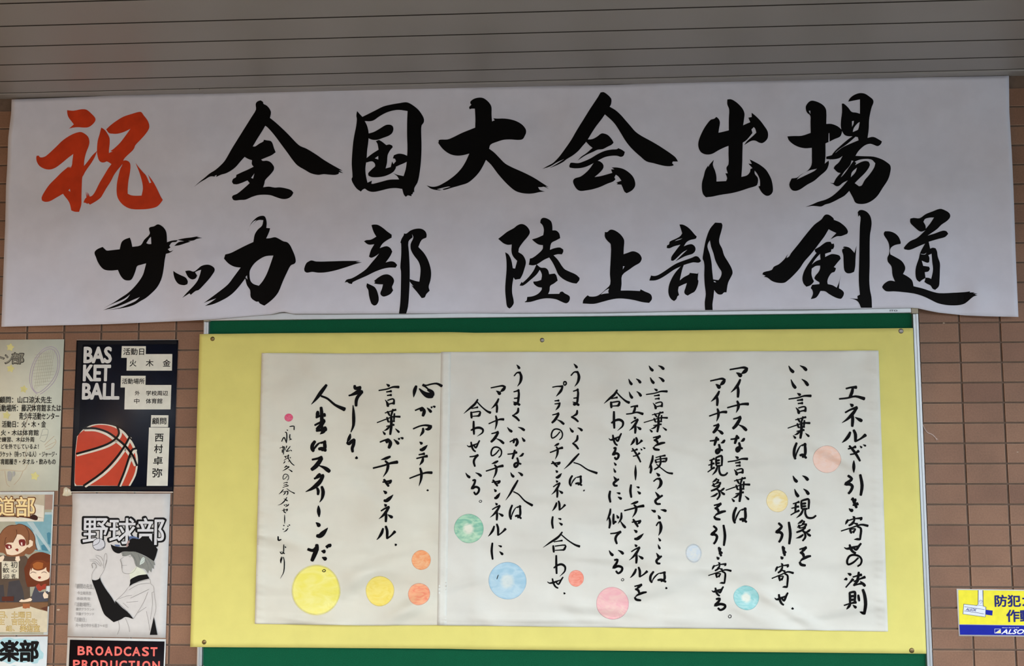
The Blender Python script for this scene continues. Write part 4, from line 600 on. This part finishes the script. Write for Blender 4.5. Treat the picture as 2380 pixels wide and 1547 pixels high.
sheet('paper_sheet', [(1025,817.5),(1400,817),(1700,816),(2042,814)], [(1016,1452.5),(1300,1456),(1700,1461),(2064,1467)], [(1025,817.5),(1016,1452.5)], [(2042,814),(2064,1467)], 150, 130, lambda x, y: poem_d(x, y)+.0004, washi2, poem)
link('overlap_strip', sheet('x', [(1026,818),(1048,818)], [(1017,1452),(1038,1452.5)], [(1026,818),(1017,1452)], [(1048,818),(1038,1452.5)], 3, 80, lambda x, y: poem_d(x, y)+.0005, None, None, .0001).data, mat('#dcdbd0', .85, .03), poem)
bpy.data.objects.remove(bpy.data.objects['x'])
DC = {'salmon':('#edc6b0','#e8b7a3','#efd2c4',.0,.03,'salmon pink disc'),'pale_yellow':('#ecd592','#e6cb86','#efe0b4',.7,.03,'pale ochre yellow disc'),'teal':('#8ccac8','#79bfc6','#b4dbd8',.8,.03,'pale teal disc with white middle'),
 'pale_blue':('#c9d5dd','#b9cbd8','#d9dcd8',.2,.12,'faint blue half disc'),'pink':('#ecb0b4','#e8a0a8','#f0c8be',.0,.03,'soft pink disc'),'coral':('#ee8a74','#e98272','#f2a490',.0,.02,'small coral red disc'),
 'green':('#86bfa4','#5fae90','#bfe0c0',.85,.02,'green disc with pale yellow middle'),'blue':('#a4c8d8','#8ab6d4','#c0d9e2',.5,.02,'large light blue disc with white middle'),'orange':('#ee9a66','#ec8c5c','#f0b88a',.0,.03,'orange disc'),
 'orange_pink':('#ef8f70','#e8a090','#f2b48a',.0,.03,'orange pink disc below the orange one'),'yellow':('#ecd460','#ead070','#f2e080',.0,.04,'small yellow disc'),
 'big_yellow':('#ede26a','#e8dc70','#f2ea90',.0,.05,'biggest disc, bright yellow'),'crimson':('#d8486c','#c83c62','#e07890',.0,.04,'tiny crimson seal disc')}
for x, y, rx, ry, key in DABS:
    b, e, lt, hole, blur, lab = DC[key]
    vs = []; fs = []; N = 40; R = 6; sd_ = lambda a, b_: poem_d(a, b_)+(.0007 if a > 1020 else .0003)
    ph = random.uniform(0, 6)
    def pt(r, a):
        k = r*(1+.018*math.sin(2*a+ph)+.012*math.sin(5*a+ph*2)); q = (x+rx*k*math.cos(a), y+ry*k*math.sin(a)); return W(q[0], q[1], sd_(*q))
    vs.append(pt(0, 0))
    for r in range(1, R+1): vs += [pt(r/R, i*6.28318/N) for i in range(N)]
    for i in range(N): fs.append((0, 1+i, 1+(i+1) % N))
    for r in range(R-1):
        for i in range(N): a = 1+r*N; fs.append((a+i, a+N+i, a+N+(i+1) % N, a+(i+1) % N))
    link('painted_disc', mesh('painted_disc', vs, fs), dab_mat('watercolour_'+key, b, e, lt, hole, blur), poem, label=lab)
SHRINK = dict(zip('リ葉現象寄則使似言法松茂ギ', (.8, .72, .8, .78, .74, .82, .78, .9, .88, .85, .9, .9, .85)))
for ox, oy, k, w, items in POEM:
    for it in items.split():
        pen = Pen(poem_d, (0, 0), 1, .0012)
        ch, nums = it[0], [float(q) for q in it[1:].split(',')]
        strokes = []
        for st in KANA[ch].split(';'):
            hd, pts = st.split(' ', 1); strokes.append((hd[0], float(hd[1:] or 1), parse(pts)))
        al = [q for s in strokes for q in s[2]]
        gx0, gx1 = min(q[0] for q in al), max(q[0] for q in al); gy0, gy1 = min(q[1] for q in al), max(q[1] for q in al)
        bx0_, by0_, bx1_, by1_ = ox+nums[0]/k, oy+nums[1]/k, ox+nums[2]/k, oy+nums[3]/k
        ww = w*(1.28 if k < 7 else 1.1)*SHRINK.get(ch, .45 if ch == '。' else .85 if ch == '、' else 1.0)
        if ch == '。': ww = .2*(bx1_-bx0_)
        m_ = ww*.38
        if bx1_-bx0_ > 2.2*m_: bx0_ += m_; bx1_ -= m_
        else: bx0_ = bx1_ = (bx0_+bx1_)/2
        if by1_-by0_ > 2.2*m_: by0_ += m_; by1_ -= m_
        for sty, f_, pts in strokes:
            q = [(bx0_+(a-gx0)/((gx1-gx0) or 1)*(bx1_-bx0_), by0_+(b-gy0)/((gy1-gy0) or 1)*(by1_-by0_)) for a, b in pts]
            ribbon(pen, q, ww*f_, sty)
        pen.obj('written_character', ink, poem)
p = Pen(poem_d, (1040, 1080), 4.836, .0012); p.line([(572,1235),(562,1262),(555,1283)], 1.6, 'e'); p.obj('ink_fleck', ink, poem)
# ------------------------------------------------------------------ club posters at the left
D = .0026
flatd = lambda x, y: D
wht = mat('#dcdacb', .7, .03); blk = mat('#0d0c0e', .5); 
class Art:
    """layers of flat print on one poster, each layer a little above the last"""
    def __init__(s, root, o, k, base=.0004): s.root = root; s.o = o; s.k = k; s.z = base
    def go(s, o, k): s.o = o; s.k = k; return s
    def pen(s): s.z += .00004; return Pen(flatd, s.o, s.k, s.z)
    def shape(s, col, *polys, name='printed_shape', smooth=True, label=None):
        s.pen()
        for q in polys:
            s.z += .00002; Pen(flatd, s.o, s.k, s.z).poly([parse(r) for r in q.split('|')], smooth).obj(name, mat(col), s.root, label)
        return s
    def lines(s, col, w, *ls, sty='e', name='drawn_lines', label=None):
        p = s.pen()
        if len(ls) > 5:
            for q in ls: p.line(parse(q), w, sty)
            p.obj(name, mat(col), s.root, label)['kind'] = 'stuff'; return s
        for q in ls: Pen(flatd, s.o, s.k, s.z).line(parse(q), w, sty).obj(name, mat(col), s.root, label)
        return s
    def words(s, col, items, bold=0., lean=-.03, grow=0., shear=0., tilt=0., name='lettering', label=None):
        s.pen()
        for t, x0, y0, x1, y1 in items:
            s.z += .00003
            p = Pen(flatd, s.o, s.k, s.z); text(p, t, x0, y0, x1, y1, bold, shear, lean, tilt, None, grow); p.obj(name, mat(col), s.root, label)
        return s

# badminton club
t = thing('handwritten_poster', 'cream hand-drawn poster with a lilac racket and handwritten lines, at the left frame edge', 'poster', 'club posters on the left wall')
flat('paper_sheet', [(-86,790),(149,788),(135,1140),(-104,1142)], D, mat('#d9d5bd', .8, .04, 30), t)
A = Art(t, (0,780), 8.594)
star = lambda cx, cy, r: ' '.join('%g,%g' % (cx+r*(1 if i % 2 == 0 else .6)*math.sin(i*.628+.2), cy-r*(1 if i % 2 == 0 else .6)*math.cos(i*.628+.2)) for i in range(10))
A.shape('#d8d08c', star(205,230,85), star(212,655,85), star(475,1065,82), smooth=False, name='yellow_star')
A.lines('#b29bb4', 1.1, "745,1165 690,1120 620,1020 592,880 610,700 670,520 760,370 880,260 1010,218 1110,255 1175,360 1195,520 1165,720 1090,900 980,1030 860,1130 800,1165",
  "730,1132 660,1060 632,930 640,780 680,600 760,430 860,320 985,262 1080,290 1140,400 1158,540 1130,720 1070,850 980,970 860,1080 780,1130 730,1132", sty='c', name='racket_outline')
A.lines('#b7ae8e', .5, *["%d,%d %d,%d" % (690+i*42, 1080-i*30, 800+i*42, 330-i*8) for i in range(0, 8)], *["%d,%d %d,%d" % (650+abs(j-5)*8, 1000-j*62, 1090-abs(j-4)*14, 960-j*62) for j in range(11)], sty='c', name='racket_strings')
A.words('#2c2923', [('ト',-70,345,75,530), ('ン',105,385,235,550), ('部',240,345,470,555)], .045, 0, 8)
A.words('#8f8b7c', [('ト',-70,345,75,530), ('ン',105,385,235,550), ('部',240,345,470,555)], .012, 0, 0)
A.go((0,900), 6.188)
A.shape('#d8d08c', star(92,400,62), star(500,1275,68), smooth=False, name='yellow_star')
A.lines('#b9ab97', .9, "515,105 480,260 400,440 330,620 290,800 250,920", "560,110 520,200 430,380 350,600 310,760", sty='c', name='racket_handle')
A.lines('#cfae88', .7, "70,1200 80,1300 100,1390 140,1425", "0,1190 120,1185 330,1200 400,1100", "330,1205 280,1310 200,1400", "640,830 700,770 780,700", "650,860 720,820 800,780", "660,890 740,870 805,790 790,740", "350,1120 380,900 400,880", sty='c', name='pencil_lines')
A.lines('#a7a79b', .8, "570,740 590,690 620,600 690,610 680,700 640,780 580,760", "600,690 680,680", sty='c', name='shuttlecock')
A.shape('#a9a7a0', "110,1210 140,1200 165,1230 170,1300 150,1350 115,1340 105,1270", "180,1210 210,1205 215,1250 185,1290", name='pencil_shading')
A.words('#15120e', [('顧問：山口涼太先生',-5,130,745,225), ('活動場所：藤沢体育館または',-52,245,878,345), ('青少年活動センター',275,362,850,462), ('活動日：火・木・金',28,480,660,575),
  ('・火・木は体育館',-40,608,555,692), ('で練習、木は外周',-38,712,490,785), ('などを外でしているよ！',-48,812,555,885), ('ラケット（持っている人）・ジャージ・',-8,918,815,1000), ('体育館履き・タオル・飲みもの',-52,1025,800,1108)], .014, -.02)

# basketball club
t = thing('basketball_poster', 'navy poster reading BASKETBALL with an orange ball, in a clear sleeve', 'poster', 'club posters on the left wall')
flat('paper_sheet', [(178,791),(414,790),(402,1141),(164,1141)], D, mat('#0d1220', .5, .1, 20, 0, .2), t)
A = Art(t, (0,720), 3.598)
A.shape('#080a12', "650,262 1478,258 1476,285 690,290 640,1490 600,1500", "640,1478 1440,1478 1440,1505 610,1505", smooth=False, name='printed_border')
A.words('#d3d2cc', [('BAS',705,312,930,440), ('KET',700,463,921,590), ('BALL',692,616,993,743)], .05, -.03)
A.shape('#dcdacb', "1019,302 1220,303 1218,400 1014,400", "1062,369 1441,368 1438,507 1058,507", "1012,550 1218,550 1216,646 1008,648", "1046,626 1433,627 1426,831 1040,831", "1265,879 1409,880 1406,979 1260,979", "1246,982 1419,984 1402,1470 1226,1470", smooth=False, name='label_panel')
A.words('#0e0d0c', [('活動日',1032,320,1205,376), ('火',1085,416,1140,472), ('木',1220,415,1283,472), ('金',1362,415,1425,472), ('活動場所',1022,573,1208,618), ('外',1128,676,1168,713), ('学校周辺',1222,675,1405,715),
  ('中',1122,741,1165,782), ('体育館',1220,740,1357,782), ('顧問',1272,900,1390,955), ('西',1296,1035,1366,1100), ('村',1290,1125,1360,1196), ('卓',1282,1226,1360,1294), ('弥',1275,1323,1356,1398)], .018, -.03)
A.shape('#dcd6c4', "645,1048 700,992 770,960 850,952 940,965 1010,995 1070,1050 1120,1125 1150,1215 1152,1300 1135,1385 1090,1470 625,1470 622,1440", name='ball_outline')
A.shape('#c2452c', "648,1062 700,1006 780,968 850,960 930,972 1000,1008 1050,1060 1100,1130 1132,1215 1138,1300 1120,1380 1075,1470 640,1466 624,1440", name='ball', label='orange red basketball')
A.lines('#dcd6c4', 5.5, "710,1004 800,1006 890,1038 965,1092 1035,1152 1095,1232 1128,1300", "1000,990 1010,1040 978,1090 910,1135 810,1170 645,1214", "1092,1068 1055,1150 975,1265 865,1375 715,1475", "1140,1172 1118,1185 1095,1240 1055,1355 1005,1470", sty='c', name='ball_highlight')
A.lines('#060508', 5, "700,990 800,990 900,1022 980,1078 1050,1138 1112,1220 1145,1300", "978,968 995,1030 962,1080 900,1120 800,1157 640,1202", "1085,1058 1040,1140 960,1250 850,1362 700,1468", "1138,1157 1105,1170 1080,1230 1040,1350 992,1468", sty='c', name='ball_seam')
A.lines('#060508', 3, "645,1050 690,995 760,955", "970,968 1040,1010 1100,1085", sty='c', name='ball_seam')
sl = bpy.data.materials.new('clear_plastic'); sl.use_nodes = True; n_ = sl.node_tree.nodes; b_ = n_['Principled BSDF']
tr = n_.new('ShaderNodeBsdfTransparent'); gl = n_.new('ShaderNodeBsdfGlossy'); gl.inputs['Roughness'].default_value = .3; mxs = n_.new('ShaderNodeMixShader'); mxs.inputs[0].default_value = .006
sl.node_tree.links.new(tr.outputs[0], mxs.inputs[1]); sl.node_tree.links.new(gl.outputs[0], mxs.inputs[2]); sl.node_tree.links.new(mxs.outputs[0], n_['Material Output'].inputs[0])
flat('clear_sleeve', [(176,788),(416,787.5),(404,1143),(161,1144)], .0046, sl, t, 2, 2, .0001)
A = Art(t, (0,720), 3.598, .0021)
A.lines('#ece8d8', 1.6, "588,1521 900,1520 1200,1522 1447,1523", sty='c', name='sleeve_seam'); A.lines('#a8a59b', .9, "642,250 1000,254 1180,250 1490,249", sty='c', name='sleeve_seam')

# painting / brush club
t = thing('illustrated_poster', 'brown and teal illustrated poster of two cartoon schoolgirls, at the left frame edge', 'poster', 'club posters on the left wall')
flat('paper_sheet', [(-105,1143),(126,1142),(111,1475),(-118,1477)], D, mat('#e4e2d6', .6, .03), t)
A = Art(t, (0,1130), 7.366)
A.shape('#a9a58e', "-700,138 905,138 742,2532 -800,2532", smooth=False, name='printed_ground')
A.shape('#7fa9b0', "250,600 750,600 765,480 890,480 868,1160 600,1100 400,900", smooth=False, name='printed_ground')
A.shape('#4d8596', "800,800 840,780 868,800 858,1000 820,980", "700,1010 760,990 830,1110 720,1090", "620,960 680,1040 640,1100 600,1040", name='printed_shape')
A.shape('#b3c6c6', "460,610 570,610 860,1060 855,1120", "560,760 600,780 700,1080 640,1090", "770,440 893,440 890,480 762,480", smooth=False, name='printed_beam')
A.shape('#a68877', "770,140 904,140 895,395 762,395", smooth=False, name='printed_shape')
A.shape('#c3b69c', "-600,142 765,142 745,600 -600,600", smooth=False, name='title_panel'); A.shape('#e0d8c4', "-600,530 745,540 745,600 -600,600", "590,300 755,330 750,540 600,500", name='title_panel')
A.shape('#3b1d16', "-200,500 0,495 300,496 480,520 560,482 620,495 648,530 640,572 600,577 500,548 300,520 0,520 -200,525", name='brush')
A.words('#6d3c14', [('道',-15,180,245,498), ('部',275,180,595,510)], .045, 0, 8); A.words('#f2d89c', [('道',-15,180,245,498), ('部',275,180,595,510)], .018, 0)
A.shape('#5a4a3c', "-100,1180 60,1180 300,1190 420,1180 480,1240 500,1400 520,2040 -200,2040", "480,1900 860,1800 850,2052 380,2052", name='figure_robe')
A.shape('#433f40', "150,1630 330,1600 400,1800 420,2040 100,2040", "-100,1700 60,1680 90,2040 -100,2040", name='figure_skirt')
A.shape('#8b5b3c', "-60,860 0,810 60,730 150,670 220,655 270,662 330,640 430,670 530,750 590,850 605,960 612,1040 640,1085 600,1078 560,1130 500,1165 440,1150 400,1190 250,1200 120,1190 60,1140 0,1130 -60,1100", name='figure_hair')
A.shape('#ecd5b8', "88,960 96,1080 120,1158 200,1176 300,1160 400,1105 468,1035 500,1050 560,1010 565,940 520,912 480,930 440,860 290,820 180,900", name='figure_face')
A.shape('#8b5b3c', "70,960 80,880 100,800 290,700 420,760 490,880 500,980 475,1000 450,1010 430,900 380,840 300,800 280,860 220,960 130,965 92,1000", name='figure_hair')
A.lines('#4c2416', 1.1, "430,670 490,780 495,900 480,1000", "280,740 285,830 220,960", "85,1000 90,900 110,870", "0,820 60,735 150,672 270,660 330,642 430,670 530,750 595,860 605,980 640,1085", sty='c', name='figure_outline')
A.shape('#7a2a26', "318,930 345,905 420,905 440,950 430,1010 370,1022 330,990", "88,1000 130,985 195,1000 205,1050 150,1075 100,1050", name='figure_eye'); A.shape('#f0d8d0', "355,960 380,955 385,1010 365,1010", "140,1020 170,1015 175,1055 150,1060", name='figure_eye')
A.shape('#8e3b2a', "255,1075 295,1058 318,1075 310,1115 285,1105", name='figure_mouth')
A.shape('#ecd5b8', "-40,1230 10,1200 60,1180 75,1210 40,1290 -40,1300", "270,1200 330,1190 345,1260 310,1300 260,1260", name='figure_hand')
A.shape('#d9d0b6', "28,1275 320,1285 320,1575 30,1580", smooth=False, name='paper_sign')
A.words('#2c2620', [('大',60,1305,135,1378), ('歓',45,1388,158,1478), ('迎',48,1502,160,1585), ('初',185,1288,296,1392), ('心',195,1410,292,1470), ('者',190,1495,270,1575), ('。',272,1560,290,1582)], .015, 0)
A.shape('#6a3319', "425,1500 415,1400 450,1330 480,1240 560,1160 660,1126 740,1126 862,1170 850,1700 470,1720 440,1620", name='figure_hair')
A.shape('#ecd5b8', "505,1500 530,1380 840,1370 850,1500 835,1570 780,1600 700,1622 620,1608 540,1560", name='figure_face')
A.shape('#7a3c1c', "520,1330 600,1270 720,1260 800,1300 850,1290 845,1480 800,1440 790,1380 740,1420 650,1440 580,1420 555,1390 530,1460", name='figure_hair'); A.shape('#a8602c', "560,1330 640,1290 740,1310 730,1400 640,1420 570,1390", name='hair_shine')
A.lines('#4c2416', 1.2, "520,1490 560,1462 620,1480", "710,1480 755,1460 800,1480", sty='e', name='figure_eye'); A.shape('#8e3b2a', "650,1545 690,1535 705,1560 680,1582 655,1572", name='figure_mouth')
A.go((0,1320), 6.817)
A.shape('#a03a28', "570,270 620,240 650,290 700,250 735,250 720,330 670,340 640,365 590,340", name='figure_ribbon'); A.shape('#4b4a52', "500,460 560,280 620,380 760,360 760,520 520,540", name='figure_jacket')
A.shape('#ecd5b8', "300,525 340,490 380,500 480,468 510,490 490,520 340,535", "680,420 710,365 740,400 765,420 760,470 700,480", name='figure_hand')
A.shape('#5a2b1c', "30,450 220,445 215,520 30,520", smooth=False, name='desk_box')
A.shape('#7d5a3c', "-600,538 762,540 748,690 -600,660", smooth=False, name='desk')
A.shape('#5e3626', "640,632 755,600 750,685", smooth=False, name='desk')
A.shape('#d2c6a8', "-600,655 0,650 180,640 350,605 480,605 600,645 755,685 745,1012 -600,1012", smooth=False, name='parchment'); A.shape('#a8643c', "362,562 475,562 472,635 440,630 400,640 358,630", smooth=False, name='paper_tape')
A.words('#a08040', [('日',-30,692,70,780), ('、',85,740,115,785), ('土曜日',185,692,485,780), ('生',-30,802,68,888), ('吉田先生',190,802,585,892), ('組、',100,912,225,988), ('美術室',320,905,625,1002)], .05, 0, 3)
A.words('#dcc890', [('日',-30,692,70,780), ('、',85,740,115,785), ('土曜日',185,692,485,780), ('生',-30,802,68,888), ('吉田先生',190,802,585,892), ('組、',100,912,225,988), ('美術室',320,905,625,1002)], .0, 0)

# baseball club
t = thing('baseball_poster', 'white poster with ink drawing of a pitcher in a black cap, below the basketball one', 'poster', 'club posters on the left wall')
sheet('paper_sheet', [(167.5,1146),(396,1146.5)], [(156.5,1478.5),(385,1482)], [(167.5,1146),(168.5,1170),(156.5,1478.5)], [(396,1146.5),(385,1482)], 12, 12, lambda x, y: D+.001*sstep(1200, 1146, y), mat('#d3cfc9', .7, .03), t)
A = Art(t, (150,1120), 7.733, .0010)
W3 = [('野',330,645,780,1100), ('球',805,645,1280,1110), ('部',1312,642,1795,1125)]
A.words('#050405', W3, .05, -.02, 12); A.words('#050405', [(a, b-9, c-6, d, e-6) for a, b, c, d, e in W3], .05, -.02, 8); A.words('#d6d6d6', W3, .012, -.02, -4)
A.shape('#232326', "500,1117 530,1040 615,1005 700,1040 730,1117 700,1195 615,1230 530,1195", name='ball_outline'); A.shape('#cfcfd2', "509,1117 537,1046 615,1014 693,1046 721,1117 693,1189 615,1221 537,1189", name='ball', label='white baseball')
A.lines('#232326', 1.0, "630,1015 630,1060 590,1110 515,1140", "590,1215 650,1200 715,1160", sty='c', name='ball_seam')
A.shape('#86877f', "1020,1258 1150,1245 1290,1255 1400,1305 1600,1418 1630,1492 1596,1478 1612,1560 1570,1540 1560,1620 1520,1580 1500,1640 1440,1560 1340,1540 1280,1500 1240,1380 1180,1300 1100,1330 1040,1330", name='figure_hair')
A.lines('#50555c', .6, "1200,1280 1280,1400 1300,1540", "1400,1320 1480,1440 1520,1580", "1500,1380 1560,1480 1590,1540", "1060,1270 1070,1330", "1320,1290 1380,1440 1420,1540", sty='t', name='hair_strands')
A.shape('#ccd6cc', "1385,1370 1420,1340 1445,1370 1430,1440 1350,1490 1360,1430", name='figure_ear'); A.lines('#86877f', .6, "1395,1390 1420,1360 1430,1400 1380,1450", sty='c', name='ear_line')
A.shape('#050405', "828,1115 900,1148 1000,1165 1110,1165 1148,1110 1165,1050 1220,1008 1340,1020 1400,975 1500,985 1580,1080 1675,1208 1640,1330 1605,1420 1500,1350 1400,1300 1280,1252 1150,1245 1040,1250 990,1278 940,1275 880,1240 845,1180", name='figure_cap', label='black baseball cap')
A.shape('#a98a84', "1130,1060 1165,1045 1172,1080 1145,1105 1150,1140 1120,1170 1105,1140 1120,1105", name='cap_badge'); A.shape('#5d6f94', "1160,975 1230,970 1340,1008 1335,1022 1220,1008 1165,1035", "895,1120 985,1125 1000,1155 920,1150", name='cap_shine')
A.lines('#6a6764', .55, "1065,1345 1000,1390 1010,1430 1026,1480 1030,1547", "1030,1495 1120,1493", "1150,1290 1190,1280 1220,1310", "1150,1320 1180,1345 1200,1320", sty='c', name='face_lines')
A.lines('#77746f', .6, "700,1547 705,1400 722,1300 745,1280 762,1310 755,1420 722,1540", "555,1312 600,1318 660,1350 690,1420", "560,1332 630,1400 680,1500", "450,1392 550,1388 620,1440 655,1510", "455,1415 540,1422 600,1470 640,1510", "490,1470 530,1455 565,1500 575,1547", "488,1480 500,1547", sty='c', name='hand_lines')
A.go((150,1300), 6.263)
A.shape('#dcdec8', "945,200 1050,100 1150,150 1200,215 1080,228 955,290", name='figure_neck')
A.shape('#050405', "958,292 1000,262 1080,228 1200,213 1236,275 1160,292 1080,315 1000,350 940,385 955,340", "395,285 420,298 450,300 500,280 515,250 530,310 600,430 680,540 737,637 738,598 840,700 950,790 1000,865 890,833 820,870 715,910 640,850 575,790 510,620 450,440 410,340", name='figure_sleeve', label='black undershirt sleeve and collar')
A.shape('#050405', "1300,830 1352,1095 1240,1095", smooth=False, name='drawn_triangle')
A.lines('#77746f', .6, "815,0 835,80 840,165 870,198 930,205 1000,180 1050,110", "925,405 860,490 740,600", "940,440 1000,400 1100,355 1240,345", "930,400 1000,350 1100,318 1245,285", "1245,285 1255,350 1297,395 1305,500 1332,700 1300,830",
  "740,600 860,700 1005,858", "1005,858 1060,770 1150,620 1212,470", "790,570 900,530 980,520", "900,620 1070,608", "1268,480 1302,468", "1270,480 1280,650 1248,870", "1190,750 1222,900 1240,1030", "780,885 800,990 768,1088", "885,850 930,960 945,1050", "850,630 930,700", "1070,770 1190,690", "395,285 402,200 460,100 440,48 400,60 412,120", "515,250 575,150 612,0", "960,560 1230,430", sty='c', name='shirt_lines')
A.words('#8b8884', [('『顧問の先生』',155,352,428,425), ('今立和先生',185,462,390,512), ('赤荻先生',175,545,378,590), ('『活動場所』',148,622,385,685), ('藤沢グラウンド',165,700,432,745), ('学園グラウンド',165,767,430,812), ('『活動日』',145,842,320,905), ('月～金の中から週３～４日',160,930,622,985)], 0., -.02, tilt=.02)

# broadcast club, and the music club beside it
t = thing('broadcast_poster', 'black poster with white border reading BROADCAST PRODUCTION in red, lowest in its column', 'poster', 'club posters on the left wall')
flat('paper_sheet', [(157.2,1480.3),(385.8,1484.5),(372,1836),(141,1832)], D, mat('#e4e2da', .6, .03), t)
flat('printed_ground', [(162.5,1486),(382.6,1490),(369,1829),(147,1826)], D+.0005, mat('#120b10', .5), t, 2, 2, .0001)
A = Art(t, (150,1300), 6.263, .0007)
L1 = [('B',197,1265,292,1382), ('R',327,1266,420,1384), ('O',455,1266,558,1388), ('A',590,1270,694,1390), ('D',736,1271,832,1390), ('C',868,1272,964,1396), ('A',993,1278,1098,1395), ('S',1135,1276,1223,1398), ('T',1258,1281,1345,1398)]
L2 = [('P',130,1465,218,1580), ('R',258,1467,350,1582), ('O',385,1468,488,1586), ('D',528,1471,625,1586), ('U',672,1474,765,1590), ('C',805,1474,902,1594), ('T',938,1478,1020,1592), ('I',1062,1480,1085,1594), ('O',1138,1480,1243,1598), ('N',1285,1483,1380,1598)]
A.words('#e8584e', L1+L2, .042, -.02, 3); A.words('#f7c8bc', L1+L2, .016, -.02, -4); A.words('#e8685c', L1+L2, -.0, -.02, -5)
t = thing('music_club_poster', 'white poster with thick black characters over a pale blue splash, bottom left corner', 'poster', 'club posters on the left wall')
flat('paper_sheet', [(-118,1479.5),(111,1478.2),(96,1830),(-135,1832)], D, mat('#dfe0da', .6, .03), t)
A = Art(t, (0,1320), 6.817)
A.shape('#a9ccd0', "-300,1130 0,1140 60,1105 160,1100 240,1120 320,1110 420,1125 500,1140 580,1130 625,1200 640,1290 690,1350 680,1430 620,1450 600,1500 520,1510 470,1480 380,1500 250,1480 150,1515 60,1480 -60,1480 -300,1500", "180,1547 230,1535 280,1560 260,1640 150,1640", name='colour_splash')
A.words('#050405', [('楽',8,1150,290,1465), ('部',318,1150,600,1468)], .042, -.02, 4)

# ------------------------------------------------------------------ security camera sticker at the right
t = thing('security_sticker', 'yellow and blue camera warning sticker on the tiles at the right edge', 'sticker')
ye = (2223,1367.7); flat('sticker_sheet', [(2223.2,1367.7),(2640,1374),(2642,1481),(2228.5,1477.5)], .0016, mat('#e9e9e6', .35, .02, 30, 0, .4), t)
D = .0016
A = Art(t, (2200,1350), 10.31)
A.shape('#eee23c', "282,212 4400,262 4400,1085 306,1030", smooth=False, name='printed_ground'); A.shape('#12209a', "308,1043 4400,1098 4400,1330 322,1280", smooth=False, name='printed_band')
A.shape('#33406a', "752,215 880,216 884,560 890,600 950,618 952,640 932,864 388,790 408,543 720,578 750,550", smooth=False, name='camera_outline'); A.shape('#12209a', "945,683 1107,705 1096,823 940,800", smooth=False, name='camera_lens')
A.shape('#dfe4ee', "768,215 862,216 868,555 880,606 938,625 922,852 400,782 418,555 728,590 740,570 764,550", smooth=False, name='camera_body')
A.lines('#33406a', 1.0, "430,610 700,650 910,680", "425,712 700,750 895,785", sty='c', name='camera_stripe'); A.lines('#33406a', .7, "775,490 790,460 820,452 850,465 862,490", "790,505 800,480 825,475 845,490 840,520 815,530 795,520", "740,575 800,580 875,590", sty='c', name='camera_joint')
A.words('#2a2f7a', [('ALSOK',462,652,720,712)], .035, 0, 0, .4, .1)
A.shape('#d8dce8', "1150,1140 1295,1140 1305,1250 1150,1250", smooth=False, name='logo_box'); A.shape('#12209a', "1158,1148 1290,1148 1160,1240", smooth=False, name='logo_box'); A.shape('#f0e6a0', "1180,1240 1296,1160 1300,1244", smooth=False, name='logo_wedge')
A.words('#eceef2', [('ALSOK',1315,1155,2010,1262)], .05, 0, 0, .35); A.words('#dfe2ee', [('Always Security OK',1325,1103,1740,1130)], .02, 0, 0, .2)
A.words('#1a2070', [('防犯カメラ',1160,335,2720,608), ('作動中',1440,690,2370,972)], .03, .03)

# ------------------------------------------------------------------ small odds and ends on the wall
p = Pen(lambda x, y: .0012, (2080,680), 3.517)
def strand(pts, r, name, m, root):
    cu = bpy.data.curves.new(name, 'CURVE'); cu.dimensions = '3D'; cu.bevel_depth = r; cu.bevel_resolution = 2
    s = cu.splines.new('POLY'); s.points.add(len(pts)-1)
    for i, q in enumerate(pts): s.points[i].co = (*q, 1)
    o = bpy.data.objects.new('tmp', cu); sc.collection.objects.link(o); me = bpy.data.meshes.new_from_object(o.evaluated_get(bpy.context.evaluated_depsgraph_get()))
    bpy.data.objects.remove(o); bpy.data.curves.remove(cu); me.name = name; me.materials.clear(); return link(name, me, m, root)
t = thing('loose_thread', 'short frayed white thread hanging beside the right frame of the notice board', 'thread')
thr = mat('#c9b3a8', .8)
for off in (0, 9):
    q = spline(parse("228,1075 240,1105 265,1140 300,1155 325,1175 %d,%d" % (342+off, 1205-off)), 4)
    strand([W(2080+a/3.517, 680+(b+off*.5*i/len(q))/3.517, .0018+.0015*math.sin(i*.4)) for i, (a, b) in enumerate(q)], .0007, 'strand', thr, t)
t = thing('tape_scrap', 'torn scrap of clear shiny tape left of the basketball poster corner', 'tape')
gt = mat('#cfc4a8', .15, .05, 40, 0, .6)
sheet('tape_film', [(148,1134),(153,1131),(163,1137)], [(144,1151),(156,1153),(167,1150)], [(148,1134),(147,1145),(144,1151)], [(163,1137),(166,1144),(167,1150)], 8, 8, lambda x, y: .0012+.003*math.sin((y-1131)/22*3.1)+.001*math.sin(x), gt, t, .0001)
for i, (x, y, w_, lab) in enumerate([(2193.5, 750.5, 3.2, 'white glue spot on the tiles just under the banner, right of the board'), (2365, 1050, 2.6, 'white glue spot on the tiles at the right frame edge'), (136, 1416.5, 4.5, 'pale glue smear on the tile between the two left poster columns')]):
    pts = ' '.join('%g,%g' % (x+w_*random.uniform(.6, 1.1)*math.cos(a*.785), y+w_*random.uniform(.3, .5)*math.sin(a*.785)) for a in range(8))
    pe = Pen(lambda a, b: .0006, (0, 0), 1, .0003); pe.poly([parse(pts)]); o = pe.obj('glue_spot', mat('#b9a58f', .6), None); o['label'] = lab; o['category'] = 'glue spot'; o['group'] = 'glue spots on the tiles'
